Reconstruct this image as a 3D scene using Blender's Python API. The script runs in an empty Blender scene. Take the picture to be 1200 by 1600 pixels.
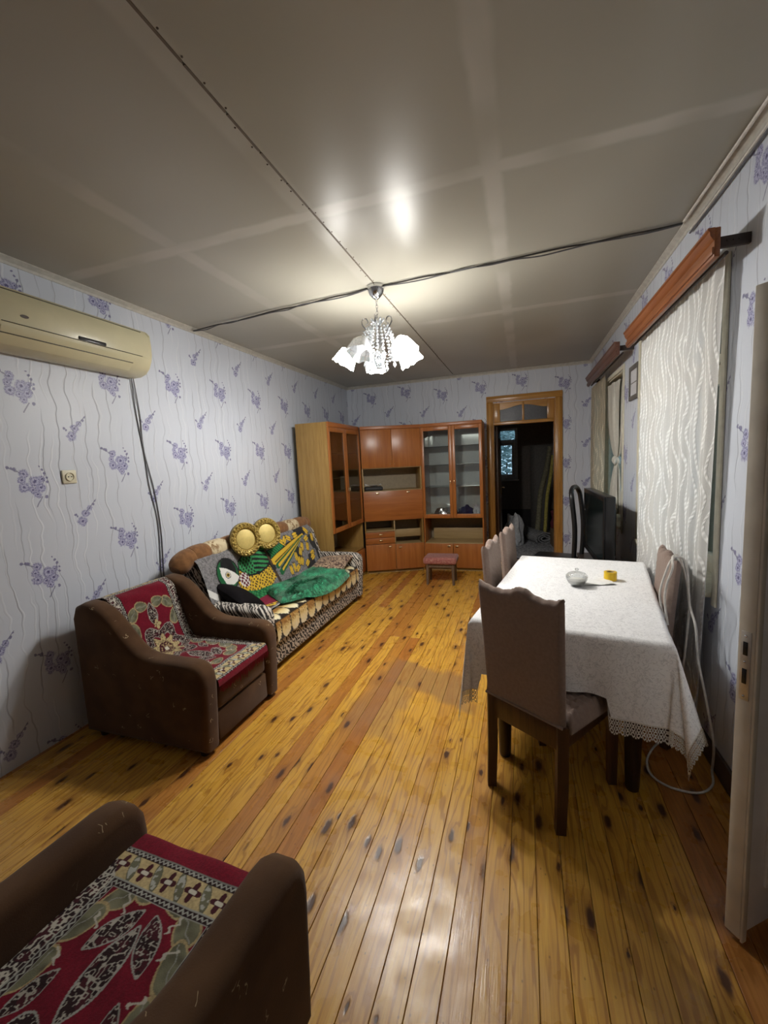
import bpy, bmesh, math, random
import numpy as np
from mathutils import Vector, Matrix

PI = math.pi
scene = bpy.context.scene
COL = scene.collection
random.seed(7)

# ------------------------------------------------------------------ camera
H, W, D = 2.7, 3.443, 6.226            # room height, width (x), depth of the back wall (y)
cam_data = bpy.data.cameras.new('camera')
cam = bpy.data.objects.new('camera', cam_data)
COL.objects.link(cam)
cam_data.sensor_fit = 'VERTICAL'
cam_data.sensor_height = 36.0
cam_data.lens = 660.0 / 1600.0 * 36.0
cam_data.clip_start = 0.02
_r = Vector((0.9489467, 0.31148258, -0.04978707))
_u = Vector((0.01092153, 0.12529679, 0.99205919))
_f = Vector((-0.31524732, 0.94195505, -0.11549811))
m = Matrix.Identity(4)
for i in range(3):
    m[i][0] = _r[i]; m[i][1] = _u[i]; m[i][2] = -_f[i]
m[0][3], m[1][3], m[2][3] = 2.5934, 0.0, 1.5212
cam.matrix_world = m
scene.camera = cam

# ------------------------------------------------------------------ world: blue dusk sky
world = bpy.data.worlds.new('dusk'); scene.world = world
world.use_nodes = True
wb = world.node_tree.nodes['Background']
wb.inputs[0].default_value = (0.36, 0.50, 0.62, 1)
wb.inputs[1].default_value = 1.0

scene.view_settings.view_transform = 'Standard'
scene.view_settings.look = 'None'
scene.view_settings.gamma = 1.0
scene.view_settings.exposure = 1.42
scene.view_settings.use_curve_mapping = False
scene.cycles.caustics_reflective = False
scene.cycles.caustics_refractive = False
scene.cycles.sample_clamp_indirect = 4.0
scene.cycles.max_bounces = 8
LAMP = 27.0                             # radiance of the lit chandelier shades
BULB = 390.0                            # radiance of the bulbs in their open mouths
LAMP_COL = (1.0, 0.975, 0.92)

# ------------------------------------------------------------------ shader helper
class S:
    """scalar socket with operators"""
    def __init__(s, g, sock): s.g = g; s.k = sock
    def _b(a, b, op, swap=False):
        n = a.g.t.nodes.new('ShaderNodeMath'); n.operation = op
        x, y = (b, a) if swap else (a, b)
        for i, v in enumerate((x, y)):
            if isinstance(v, S): a.g.t.links.new(v.k, n.inputs[i])
            elif v is not None: n.inputs[i].default_value = v
        return S(a.g, n.outputs[0])
    def __add__(a, b): return a._b(b, 'ADD')
    __radd__ = __add__
    def __sub__(a, b): return a._b(b, 'SUBTRACT')
    def __rsub__(a, b): return a._b(b, 'SUBTRACT', True)
    def __mul__(a, b): return a._b(b, 'MULTIPLY')
    __rmul__ = __mul__
    def __truediv__(a, b): return a._b(b, 'DIVIDE')
    def __pow__(a, b): return a._b(b, 'POWER')
    def __gt__(a, b): return a._b(b, 'GREATER_THAN')
    def __lt__(a, b): return a._b(b, 'LESS_THAN')
    def min(a, b): return a._b(b, 'MINIMUM')
    def max(a, b): return a._b(b, 'MAXIMUM')
    def un(a, op):
        n = a.g.t.nodes.new('ShaderNodeMath'); n.operation = op
        a.g.t.links.new(a.k, n.inputs[0]); return S(a.g, n.outputs[0])
    def abs(a): return a.un('ABSOLUTE')
    def fract(a): return a.un('FRACT')
    def floor(a): return a.un('FLOOR')
    def sin(a): return a.un('SINE')
    def ss(a, lo, hi, o0=0.0, o1=1.0):
        n = a.g.t.nodes.new('ShaderNodeMapRange'); n.interpolation_type = 'SMOOTHSTEP'
        n.inputs[1].default_value = lo; n.inputs[2].default_value = hi
        n.inputs[3].default_value = o0; n.inputs[4].default_value = o1
        a.g.t.links.new(a.k, n.inputs[0]); return S(a.g, n.outputs[0])

class G:
    def __init__(g, name):
        g.m = bpy.data.materials.new(name); g.m.use_nodes = True
        g.t = g.m.node_tree; g.t.nodes.clear()
        g.out = g.t.nodes.new('ShaderNodeOutputMaterial')
    def n(g, typ): return g.t.nodes.new(typ)
    def val(g, v):
        n = g.n('ShaderNodeValue'); n.outputs[0].default_value = v; return S(g, n.outputs[0])
    def sep(g, vec):
        n = g.n('ShaderNodeSeparateXYZ'); g.t.links.new(vec, n.inputs[0])
        return [S(g, o) for o in n.outputs]
    def pos(g): return g.n('ShaderNodeNewGeometry').outputs['Position']
    def obj(g): return g.n('ShaderNodeTexCoord').outputs['Object']
    def rnd(g): return S(g, g.n('ShaderNodeObjectInfo').outputs['Random'])
    def vec(g, x, y=0.0, z=0.0):
        n = g.n('ShaderNodeCombineXYZ')
        for i, v in enumerate((x, y, z)):
            if isinstance(v, S): g.t.links.new(v.k, n.inputs[i])
            else: n.inputs[i].default_value = v
        return n.outputs[0]
    def noise(g, vec, scale=5.0, detail=2.0, rough=0.5, dist=0.0):
        n = g.n('ShaderNodeTexNoise'); n.inputs['Scale'].default_value = scale
        n.inputs['Detail'].default_value = detail; n.inputs['Roughness'].default_value = rough
        n.inputs['Distortion'].default_value = dist
        g.t.links.new(vec, n.inputs['Vector']); return S(g, n.outputs[0])
    def vor(g, vec, scale=5.0, feature='F1', rand=1.0, dim='3D'):
        n = g.n('ShaderNodeTexVoronoi'); n.feature = feature; n.voronoi_dimensions = dim; n.inputs['Scale'].default_value = scale
        n.inputs['Randomness'].default_value = rand
        g.t.links.new(vec, n.inputs['Vector'])
        return S(g, n.outputs['Distance']), (n.outputs['Color'] if feature == 'F1' else None)
    def wave(g, vec, scale, dist, detail=2.0, dscale=1.0, bands='X'):
        n = g.n('ShaderNodeTexWave'); n.bands_direction = bands
        n.inputs['Scale'].default_value = scale; n.inputs['Distortion'].default_value = dist
        n.inputs['Detail'].default_value = detail; n.inputs['Detail Scale'].default_value = dscale
        g.t.links.new(vec, n.inputs['Vector']); return S(g, n.outputs['Fac'])
    def dist(g, vec, p):
        n = g.n('ShaderNodeVectorMath'); n.operation = 'DISTANCE'
        g.t.links.new(vec, n.inputs[0]); n.inputs[1].default_value = p
        return S(g, n.outputs['Value'])
    def col(g, c):
        n = g.n('ShaderNodeRGB'); n.outputs[0].default_value = (*c, 1); return n.outputs[0]
    def mix(g, fac, a, b):
        n = g.n('ShaderNodeMix'); n.data_type = 'RGBA'
        if isinstance(fac, S): g.t.links.new(fac.k, n.inputs[0])
        else: n.inputs[0].default_value = fac
        for i, c in ((6, a), (7, b)):
            if isinstance(c, tuple): n.inputs[i].default_value = (*c, 1)
            else: g.t.links.new(c, n.inputs[i])
        return n.outputs[2]
    def attr(g, name='Col'):
        n = g.n('ShaderNodeAttribute'); n.attribute_name = name; return n.outputs['Color']
    def put(g, node, key, v):
        if isinstance(v, S): g.t.links.new(v.k, node.inputs[key])
        elif isinstance(v, bpy.types.NodeSocket): g.t.links.new(v, node.inputs[key])
        elif isinstance(v, tuple): node.inputs[key].default_value = (*v, 1)
        else: node.inputs[key].default_value = v
    def bsdf(g, color, rough=0.6, spec=0.4, metal=0.0, bump=None, bs=0.3, bd=0.01, sheen=0.0, trans=0.0, coat=0.0, emit=None, es=0.0):
        b = g.n('ShaderNodeBsdfPrincipled')
        g.put(b, 'Base Color', color); g.put(b, 'Roughness', rough)
        g.put(b, 'Specular IOR Level', spec); g.put(b, 'Metallic', metal)
        if sheen: b.inputs['Sheen Weight'].default_value = sheen
        if trans: b.inputs['Transmission Weight'].default_value = trans
        if coat:
            g.put(b, 'Coat Weight', coat); b.inputs['Coat Roughness'].default_value = 0.15
        if emit:
            g.put(b, 'Emission Color', emit); b.inputs['Emission Strength'].default_value = es
        if bump is not None:
            n = g.n('ShaderNodeBump'); n.inputs['Strength'].default_value = bs; n.inputs['Distance'].default_value = bd
            g.t.links.new(bump.k, n.inputs['Height']); g.t.links.new(n.outputs[0], b.inputs['Normal'])
        return b.outputs[0]
    def shmix(g, fac, a, b):
        n = g.n('ShaderNodeMixShader'); g.put(n, 0, fac)
        g.t.links.new(a, n.inputs[1]); g.t.links.new(b, n.inputs[2]); return n.outputs[0]
    def transp(g, c=(1, 1, 1)):
        n = g.n('ShaderNodeBsdfTransparent'); n.inputs[0].default_value = (*c, 1); return n.outputs[0]
    def transl(g, c):
        n = g.n('ShaderNodeBsdfTranslucent'); g.put(n, 0, c); return n.outputs[0]
    def done(g, sh):
        g.t.links.new(sh, g.out.inputs[0]); return g.m

MATS = {}
def plain(name, color, rough=0.6, spec=0.4, metal=0.0, var=0.12, scale=30.0, bs=0.08, **kw):
    """plain colour with a little procedural variation and fine relief"""
    if name in MATS: return MATS[name]
    g = G(name); p = g.obj()
    nz = g.noise(p, scale, 3.0)
    c = g.mix(nz.ss(0.3, 0.7), tuple(max(0, v * (1 - var)) for v in color), tuple(min(1, v * (1 + var)) for v in color))
    MATS[name] = g.done(g.bsdf(c, rough, spec, metal, bump=nz, bs=bs, bd=0.004, **kw))
    return MATS[name]

# ------------------------------------------------------------------ geometry helpers: (verts, faces)
def box(x0, x1, y0, y1, z0, z1):
    v = [(x, y, z) for x in (x0, x1) for y in (y0, y1) for z in (z0, z1)]
    f = [(0, 1, 3, 2), (4, 6, 7, 5), (0, 4, 5, 1), (2, 3, 7, 6), (0, 2, 6, 4), (1, 5, 7, 3)]
    return v, f

def from_bm(bm):
    bm.verts.ensure_lookup_table(); bm.verts.index_update()
    v = [tuple(x.co) for x in bm.verts]; f = [tuple(x.index for x in q.verts) for q in bm.faces]
    bm.free(); return v, f

def to_bm(vf):
    bm = bmesh.new(); vs = [bm.verts.new(p) for p in vf[0]]
    for q in vf[1]:
        try: bm.faces.new([vs[i] for i in q])
        except ValueError: pass
    bm.normal_update(); return bm

def rbox(x0, x1, y0, y1, z0, z1, r=0.01, seg=2):
    bm = to_bm(box(x0, x1, y0, y1, z0, z1))
    r = min(r, 0.49 * min(abs(x1 - x0), abs(y1 - y0), abs(z1 - z0)))
    bmesh.ops.bevel(bm, geom=list(bm.edges), offset=r, segments=seg, affect='EDGES', profile=0.5)
    return from_bm(bm)

def prism(poly, axis, a, b, bev=0.0, seg=2):
    """extrude a 2-D polygon along an axis; the polygon is (the two other axes in xyz order)"""
    n = len(poly); v = []
    for t in (a, b):
        for p, q in poly:
            v.append({'x': (t, p, q), 'y': (p, t, q), 'z': (p, q, t)}[axis])
    f = [tuple(range(n)), tuple(range(2 * n - 1, n - 1, -1))]
    for i in range(n):
        j = (i + 1) % n; f.append((i, n + i, n + j, j))
    bm = to_bm((v, f)); bmesh.ops.recalc_face_normals(bm, faces=bm.faces)
    if bev > 0:
        caps = [fc for fc in bm.faces if len(fc.verts) == n and n > 4 or (n <= 4 and abs(fc.normal[{'x': 0, 'y': 1, 'z': 2}[axis]]) > .9)]
        ed = list({e for fc in caps for e in fc.edges})
        bmesh.ops.bevel(bm, geom=ed, offset=bev, segments=seg, affect='EDGES', profile=0.5)
    return from_bm(bm)

def tube(pts, r, n=8, closed=False, cap=True):
    pts = [Vector(p) for p in pts]; m = len(pts)
    rs = r if isinstance(r, (list, tuple)) else [r] * m
    v = []; f = []; prev = None
    for i, p in enumerate(pts):
        if closed: t = pts[(i + 1) % m] - pts[i - 1]
        else: t = pts[min(i + 1, m - 1)] - pts[max(i - 1, 0)]
        t.normalize()
        if prev is None:
            a = Vector((0, 0, 1)) if abs(t.z) < .9 else Vector((1, 0, 0))
            prev = t.cross(a).normalized()
        nrm = (prev - t * prev.dot(t)).normalized(); prev = nrm; b = t.cross(nrm)
        for k in range(n):
            an = 2 * PI * k / n
            v.append(tuple(p + (nrm * math.cos(an) + b * math.sin(an)) * rs[i]))
    for i in range(m if closed else m - 1):
        j = (i + 1) % m
        for k in range(n):
            l = (k + 1) % n
            f.append((i * n + k, i * n + l, j * n + l, j * n + k))
    if cap and not closed:
        f.append(tuple(range(n - 1, -1, -1))); f.append(tuple((m - 1) * n + k for k in range(n)))
    return v, f

def lathe(prof, n=20, c=(0, 0, 0), cap=True):
    v = []; f = []
    for r, z in prof:
        for k in range(n):
            a = 2 * PI * k / n; v.append((c[0] + r * math.cos(a), c[1] + r * math.sin(a), c[2] + z))
    for i in range(len(prof) - 1):
        for k in range(n):
            l = (k + 1) % n; f.append((i * n + k, i * n + l, (i + 1) * n + l, (i + 1) * n + k))
    if cap:
        f.append(tuple(range(n - 1, -1, -1))); f.append(tuple((len(prof) - 1) * n + k for k in range(n)))
    return v, f

def ball(c, r, n=8, m=5):
    pr = [(max(1e-4, math.sin(PI * i / m)) * r, -math.cos(PI * i / m) * r) for i in range(m + 1)]
    return lathe(pr, n, c, cap=False)

def grid(fn, nu, nv):
    v = [tuple(fn(i / nu, j / nv)) for j in range(nv + 1) for i in range(nu + 1)]
    f = [(j * (nu + 1) + i, j * (nu + 1) + i + 1, (j + 1) * (nu + 1) + i + 1, (j + 1) * (nu + 1) + i) for j in range(nv) for i in range(nu)]
    return v, f

def join(*vfs):
    v = []; f = []
    for a, b in vfs:
        o = len(v); v += list(a); f += [tuple(i + o for i in q) for q in b]
    return v, f

def xf(vf, M): return [tuple(M @ Vector(p)) for p in vf[0]], vf[1]
def mv(vf, x=0, y=0, z=0): return [(p[0] + x, p[1] + y, p[2] + z) for p in vf[0]], vf[1]
def Rz(a): return Matrix.Rotation(a, 4, 'Z')
def T(x, y, z): return Matrix.Translation((x, y, z))

def smoothpath(pts, k=6):
    """Catmull-Rom through the points"""
    P = [Vector(p) for p in pts]; out = []
    for i in range(len(P) - 1):
        a, b, c, d = P[max(i - 1, 0)], P[i], P[i + 1], P[min(i + 2, len(P) - 1)]
        for j in range(k):
            t = j / k
            out.append(0.5 * ((2 * b) + (c - a) * t + (2 * a - 5 * b + 4 * c - d) * t * t + (3 * b - a - 3 * c + d) * t ** 3))
    out.append(P[-1]); return out

def mesh(name, vf, mat, smooth=True, angle=38, colors=None):
    me = bpy.data.meshes.new(name)
    me.from_pydata([tuple(p) for p in vf[0]], [], [tuple(q) for q in vf[1]])
    bm = bmesh.new(); bm.from_mesh(me)
    if colors is None: bmesh.ops.recalc_face_normals(bm, faces=bm.faces)
    bm.to_mesh(me); bm.free()
    if mat: me.materials.append(mat)
    if smooth:
        me.polygons.foreach_set('use_smooth', [True] * len(me.polygons))
        me.set_sharp_from_angle(angle=math.radians(angle))
    if colors is not None:
        a = me.attributes.new('Col', 'FLOAT_COLOR', 'POINT')
        c = np.ones((len(me.vertices), 4), np.float32); c[:, :3] = colors
        a.data.foreach_set('color', c.ravel())
    me.update(); return me

def link(name, data, parent=None, loc=None):
    o = bpy.data.objects.new(name, data); COL.objects.link(o)
    if parent: o.parent = parent
    if loc: o.location = loc
    return o

def part(name, vf, mat, parent, label=None, smooth=True, angle=38, kind=None, colors=None):
    o = link(name, mesh(name, vf, mat, smooth, angle, colors), parent)
    if label: o['label'] = label
    if kind: o['kind'] = kind
    return o

def tag(o, label, cat, group=None, kind=None):
    o['label'] = label; o['category'] = cat
    if group: o['group'] = group
    if kind: o['kind'] = kind
    return o

def thing(name, label, cat, loc=(0, 0, 0), rz=0.0, group=None, kind=None):
    o = bpy.data.objects.new(name, None); COL.objects.link(o)
    o.empty_display_size = 0.05
    o.location = loc; o.rotation_euler = (0, 0, rz)
    return tag(o, label, cat, group, kind)

def single(name, vf, mat, label, cat, group=None, kind=None, **kw):
    o = link(name, mesh(name, vf, mat, **kw))
    return tag(o, label, cat, group, kind)

def dup(root, loc, rz, label=None):
    r = root.copy(); COL.objects.link(r); r.location = loc; r.rotation_euler = (0, 0, rz)
    if label: r['label'] = label
    def rec(src, dst):
        for ch in list(src.children):
            c = ch.copy(); COL.objects.link(c); c.parent = dst; rec(ch, c)
    rec(root, r); return r

# ------------------------------------------------------------------ numpy value noise for printed cloth
_rs = np.random.RandomState(3); _tab = _rs.rand(256, 256)
def vnoise(x, y):
    xi = np.floor(x).astype(int); yi = np.floor(y).astype(int); fx = x - xi; fy = y - yi
    fx = fx * fx * (3 - 2 * fx); fy = fy * fy * (3 - 2 * fy)
    g = lambda a, b: _tab[a % 256, b % 256]
    return (g(xi, yi) * (1 - fx) + g(xi + 1, yi) * fx) * (1 - fy) + (g(xi, yi + 1) * (1 - fx) + g(xi + 1, yi + 1) * fx) * fy
def inpoly(x, y, poly):
    c = np.zeros(x.shape, bool); n = len(poly)
    for i in range(n):
        x1, y1 = poly[i]; x2, y2 = poly[(i + 1) % n]
        if y1 == y2: continue
        cond = ((y1 > y) != (y2 > y)) & (x < (x2 - x1) * (y - y1) / (y2 - y1) + x1)
        c ^= cond
    return c
def segd(x, y, a, b):
    ax, ay = a; bx, by = b; dx, dy = bx - ax, by - ay
    t = np.clip(((x - ax) * dx + (y - ay) * dy) / (dx * dx + dy * dy), 0, 1)
    return np.hypot(x - ax - t * dx, y - ay - t * dy), t

# ================================================================== surface materials
def wallpaper(name, axis, sign, u0, z0, strips):
    """pale blue wallpaper with crinkled vertical lines and a half-drop print of violet blossom sprays"""
    g = G(name); P = g.pos(); xyz = g.sep(P)
    u = xyz['xyz'.index(axis)] * sign; v = xyz[2]
    PU, PV = 0.545, 0.52
    un = (u - u0) / PU + 0.5
    k = un.floor(); cu = (un.fract() - 0.5) * PU
    # each paper drop hangs a little differently
    sh = strips(k)
    vn = (v - z0 - sh) / PV + 0.5
    cv = (vn.fract() - 0.5) * PV
    wob = g.noise(g.vec(u, v), 60.0, 1.0) - 0.5
    p1 = g.vec(cu + wob * 0.012, cv + wob * 0.01)
    # small sprays sit half a repeat over and half a repeat down
    un2 = un + 0.5; cu2 = (un2.fract() - 0.5) * PU
    vn2 = (v - z0 - strips(un2.floor() - 0.5)) / PV + 1.0; cv2 = (vn2.fract() - 0.5) * PV
    p2 = g.vec(cu2 + wob * 0.01, cv2 + wob * 0.01)
    def field(p, fl):
        d = None
        for x, y, r in fl:
            e = g.dist(p, (x, y, 0)) * (1.0 / r)
            d = e if d is None else d.min(e)
        return d
    big = [(-.045, .062, .026), (-.058, .028, .022), (-.05, -.012, .030), (.008, .018, .034), (.034, -.018, .028), (-.008, -.028, .022), (.012, -.055, .022), (.045, .03, .018)]
    sml = [(-.028, -.042, .030), (-.004, .004, .026), (.026, .034, .018)]
    buds = [(-.118, .098, .010), (-.10, .094, .007), (-.088, .088, .012), (.062, .062, .009), (.052, .082, .008), (.072, .036, .008), (.07, .012, .009), (.058, -.072, .011), (.04, .102, .006)]
    buds2 = [(.052, .056, .009), (.066, .076, .006), (-.066, .002, .010), (-.056, -.008, .007)]
    dB = field(p1, big).min(field(p2, sml))
    dB2 = field(p1, buds).min(field(p2, buds2))
    # stems
    def seg(p, x0, y0, x1, y1, w):
        L = math.hypot(x1 - x0, y1 - y0); c = ((x0 + x1) / 2, (y0 + y1) / 2)
        s = g.sep(p); ct, st = (x1 - x0) / L, (y1 - y0) / L
        a = (s[0] - c[0]) * ct + (s[1] - c[1]) * st; b = (s[1] - c[1]) * ct - (s[0] - c[0]) * st
        return ((a.abs() - L / 2).max(0.0) + b.abs()) * (1.0 / w)
    st = seg(p1, -.12, .10, -.05, .06, .0035).min(seg(p1, .035, -.07, .0, -.125, .004)).min(seg(p1, .04, -.02, .065, .07, .003)).min(seg(p2, -.01, 0, .072, .085, .003))
    fine = g.noise(g.vec(u, v), 150.0, 2.0); med = g.noise(g.vec(u, v), 45.0, 2.0)
    petal = (dB + (med - 0.5) * 1.1)
    cover = petal.ss(0.75, 1.15, 1.0, 0.0)
    base_n = g.noise(g.vec(u * 1.0, v * 0.35), 3.0, 3.0)
    base = g.mix(base_n, (0.55, 0.585, 0.66), (0.62, 0.655, 0.725))
    # crinkled vertical lines
    wv = g.noise(g.vec(u * 0.35, v), 4.5, 2.0) * 0.11
    ln = ((u + wv) / 0.086)
    idx = ln.floor(); t = (ln.fract() - 0.5).abs()
    pres = g.noise(g.vec(idx * 7.3, v * 1.1), 2.0, 1.0).ss(0.38, 0.58)
    line = t.ss(0.012, 0.06, 1.0, 0.0) * pres
    ln2 = ((u + wv * 1.3 + 0.033) / 0.061); t2 = (ln2.fract() - 0.5).abs()
    line2 = t2.ss(0.01, 0.12, 1.0, 0.0) * g.noise(g.vec(ln2.floor() * 3.1, v), 1.7, 1.0).ss(0.45, 0.6)
    c = g.mix(line2 * 0.5, base, (0.74, 0.76, 0.80))
    c = g.mix(line * 0.55, c, (0.25, 0.26, 0.31))
    # blossoms: pale lilac petals, violet veining, dark hearts
    pet = g.mix(g.noise(g.vec(u, v), 210.0, 2.0).ss(0.42, 0.6), (0.40, 0.40, 0.61), (0.075, 0.065, 0.21))
    c = g.mix(cover * 0.88, c, pet)
    ring = dB.ss(0.25, 0.4, 0.0, 1.0) * dB.ss(0.45, 0.6, 1.0, 0.0)
    c = g.mix(ring * 0.55, c, (0.56, 0.57, 0.72))
    heart = dB.ss(0.12, 0.3, 1.0, 0.0)
    c = g.mix(heart * 0.9, c, (0.07, 0.06, 0.17))
    c = g.mix(dB2.ss(0.6, 1.1, 1.0, 0.0) * 0.85, c, (0.13, 0.12, 0.26))
    c = g.mix(st.ss(0.5, 1.2, 1.0, 0.0) * 0.8, c, (0.17, 0.17, 0.27))
    relief = line2 * 0.6 - line * 0.8 + base_n * 0.6
    return g.done(g.bsdf(c, 0.42, 0.35, bump=relief, bs=0.35, bd=0.006))

def strips_left(k):
    # drops nearer the air conditioner hang lower
    q = (k * -1.0 + 3.0).max(0.0)
    return q * q * -0.022
M_WP_L = wallpaper('wallpaper_left', 'y', 1.0, 1.63, 2.215, strips_left)
M_WP_B = wallpaper('wallpaper_back', 'x', 1.0, 0.40, 2.49, lambda k: (k * 2.1).sin() * 0.05)
M_WP_R = wallpaper('wallpaper_right', 'y', -1.0, -2.05, 2.02, lambda k: (k * 1.7).sin() * 0.03)

def ceiling_mat():
    g = G('ceiling_gloss_paint'); x, y, z = g.sep(g.pos())
    n1 = g.noise(g.pos(), 0.8, 2.0); n2 = g.noise(g.pos(), 7.0, 3.0)
    c = g.mix(n1.ss(0.3, 0.75), (0.335, 0.318, 0.268), (0.41, 0.395, 0.335))
    w = (n2 - 0.5) * 0.03
    def band(s, p, wd): return ((s - p + w).abs()).ss(wd * 0.45, wd, 1.0, 0.0)
    b = band(x, 2.48, 0.055).max(band(x, 0.86, 0.06) * 0.7)
    b = b.max(band(y, 1.95, 0.055)).max(band(y, 3.76, 0.06)).max(band(x, 1.64, 0.06) * 0.5).max(band(y, 0.2, .06))
    b = b * g.noise(g.vec(x, y), 3.0, 1.0).ss(0.2, 0.65)
    c = g.mix(b * 0.5, c, (0.56, 0.54, 0.49))
    hb = g.noise(g.vec(x, y * 0.25), 5.0, 2.0)
    return g.done(g.bsdf(c, 0.31, 0.17, bump=hb, bs=0.05, bd=0.01))
M_CEIL = ceiling_mat()

def plank_mat():
    g = G('pine_floorboard'); x, y, z = g.sep(g.pos()); r = g.rnd()
    r2 = (r * 37.31).fract(); r3 = (r * 113.7).fract()
    ys = y + r * 40.0
    gr = g.noise(g.vec(x * 26.0 + r3 * 9.0, ys * 1.1), 3.0, 4.0, 0.6, 0.6)
    fine = g.noise(g.vec(x * 160.0, ys * 4.0), 2.0, 3.0)
    blot = g.noise(g.vec(x * 6.0 + r2 * 31.0, ys * 1.4), 1.6, 3.0)
    a = g.mix(r2.ss(0.58, 0.88), (0.54, 0.265, 0.034), (0.33, 0.112, 0.022))
    b = g.mix(r2.ss(0.58, 0.88), (0.68, 0.385, 0.058), (0.47, 0.195, 0.036))
    c = g.mix(gr.ss(0.25, 0.75), a, b)
    c = g.mix(fine.ss(0.45, 0.8) * 0.35, c, (0.24, 0.095, 0.022))
    c = g.mix(blot.ss(0.5, 0.85) * 0.35, c, (0.27, 0.10, 0.03))
    # worn grey-brown patch where the varnish has gone, and traffic wear by the table
    wn = g.noise(g.vec(x, y), 5.0, 4.0)
    pd = (((x - 1.93) * 0.9).abs().max(((y - 2.72) * 1.5 + (x - 1.93) * 0.5).abs()) + (wn - 0.5) * 0.35)
    wear = pd.ss(0.20, 0.33, 1.0, 0.0)
    pd2 = ((x - 1.72).abs() * 1.6).max((y - 2.45).abs() * 0.8) + (wn - 0.5) * 0.4
    wear = wear.max(pd2.ss(0.18, 0.36, 0.8, 0.0))
    c = g.mix(wear * 0.6, c, (0.20, 0.115, 0.06))
    near = y.ss(0.7, 1.9, 1.0, 0.0) * wn.ss(0.2, 0.8, 0.35, 1.0)
    c = g.mix(near * 0.42, c, (0.33, 0.205, 0.10))
    # ring figure around knots
    kp = g.vec(x * 9.0 + r3 * 17.0, ys * 3.2)
    kd, kc = g.vor(kp, 1.0, dim='2D'); kr = g.sep(kc)
    gate = kr[0].ss(0.38, 0.42)
    kn_ = g.noise(g.vec(x * 60.0, ys * 30.0), 1.0, 2.0) - 0.5
    kq = (kd + kn_ * 0.12) / (kr[1] * 0.9 + 0.25)
    knot = kq.ss(0.06, 0.17, 1.0, 0.0) * gate
    halo = kq.ss(0.08, 0.45, 1.0, 0.0) * gate
    cath = ((x * 210.0 + g.noise(g.vec(x * 7.0 + r2 * 50.0, ys * 0.8), 1.5, 3.0) * 40.0 + halo * 5.0).sin() * 0.5 + 0.5)
    c = g.mix(cath.ss(0.70, 1.0) * 0.6, c, (0.27, 0.10, 0.018))
    c = g.mix(halo * 0.5, c, (0.22, 0.08, 0.02))
    c = g.mix(knot * 0.95, c, (0.05, 0.018, 0.010))
    # nail holes and dents
    nd = g.vor(g.vec(x * 11.0, ys * 7.0), 1.0, dim='2D')[0]
    c = g.mix(nd.ss(0.015, 0.04, 0.5, 0.0), c, (0.06, 0.025, 0.01))
    rough = g.noise(g.vec(x, y), 9.0, 3.0).ss(0.3, 0.75, 0.24, 0.42) + wear * 0.15
    rel = gr * 0.4 + fine * 0.3 + knot * -0.8 + g.noise(g.vec(x * 30.0, ys * 14.0), 1.0, 2.0) * 0.7
    return g.done(g.bsdf(c, rough, 0.45, bump=rel, bs=0.22, bd=0.004))
M_PLANK = plank_mat()

def wood(name, c0, c1, ax=2, scale=1.0, rough=0.38, spec=0.45, dark=None):
    """grained wood veneer; grain runs along axis ax of the object"""
    g = G(name); P = g.sep(g.obj()); r = g.rnd()
    s = [26.0, 26.0, 26.0]; s[ax] = 1.4
    v = g.vec(P[0] * (s[0] * scale), P[1] * (s[1] * scale), P[2] * (s[2] * scale) + r * 13.0)
    n = g.noise(v, 1.6, 4.0, 0.6, 0.5); n2 = g.noise(v, 7.0, 2.0)
    c = g.mix(n.ss(0.28, 0.72), c0, c1)
    c = g.mix(n2.ss(0.5, 0.8) * 0.4, c, dark or tuple(q * 0.45 for q in c0))
    return g.done(g.bsdf(c, rough, spec, bump=n2, bs=0.08, bd=0.003))
M_CAB_SIDE = wood('oak_print_panel', (0.27, 0.155, 0.042), (0.36, 0.22, 0.068), 2, 0.9, 0.4)
M_CAB = wood('cherry_veneer_front', (0.31, 0.10, 0.022), (0.40, 0.142, 0.034), 2, 0.55, 0.30)
M_CAB_H = wood('cherry_veneer_rail', (0.30, 0.095, 0.022), (0.38, 0.13, 0.032), 0, 0.55, 0.32)
M_CAB_IN = wood('pale_shelf_board', (0.30, 0.20, 0.085), (0.38, 0.27, 0.125), 0, 0.6, 0.5)
M_DOORW = wood('varnished_pine_casing', (0.36, 0.165, 0.035), (0.50, 0.255, 0.062), 2, 0.7, 0.25, 0.55)
M_DOORWH = wood('varnished_pine_rail', (0.36, 0.165, 0.035), (0.50, 0.255, 0.062), 0, 0.7, 0.25, 0.55)
M_PELMET = wood('red_brown_pelmet_wood', (0.20, 0.062, 0.020), (0.30, 0.105, 0.034), 1, 0.7, 0.35)
M_PELMET2 = wood('dark_pelmet_wood', (0.105, 0.045, 0.032), (0.155, 0.07, 0.048), 1, 0.7, 0.35)
M_CHAIRW = wood('dark_chair_wood', (0.055, 0.024, 0.012), (0.095, 0.042, 0.020), 2, 1.0, 0.35)
M_TABLEW = wood('black_brown_table_wood', (0.022, 0.012, 0.009), (0.038, 0.020, 0.014), 2, 1.0, 0.3)
M_STOOLW = wood('greyish_stool_leg', (0.10, 0.065, 0.042), (0.16, 0.11, 0.075), 2, 1.0, 0.5)

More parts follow.
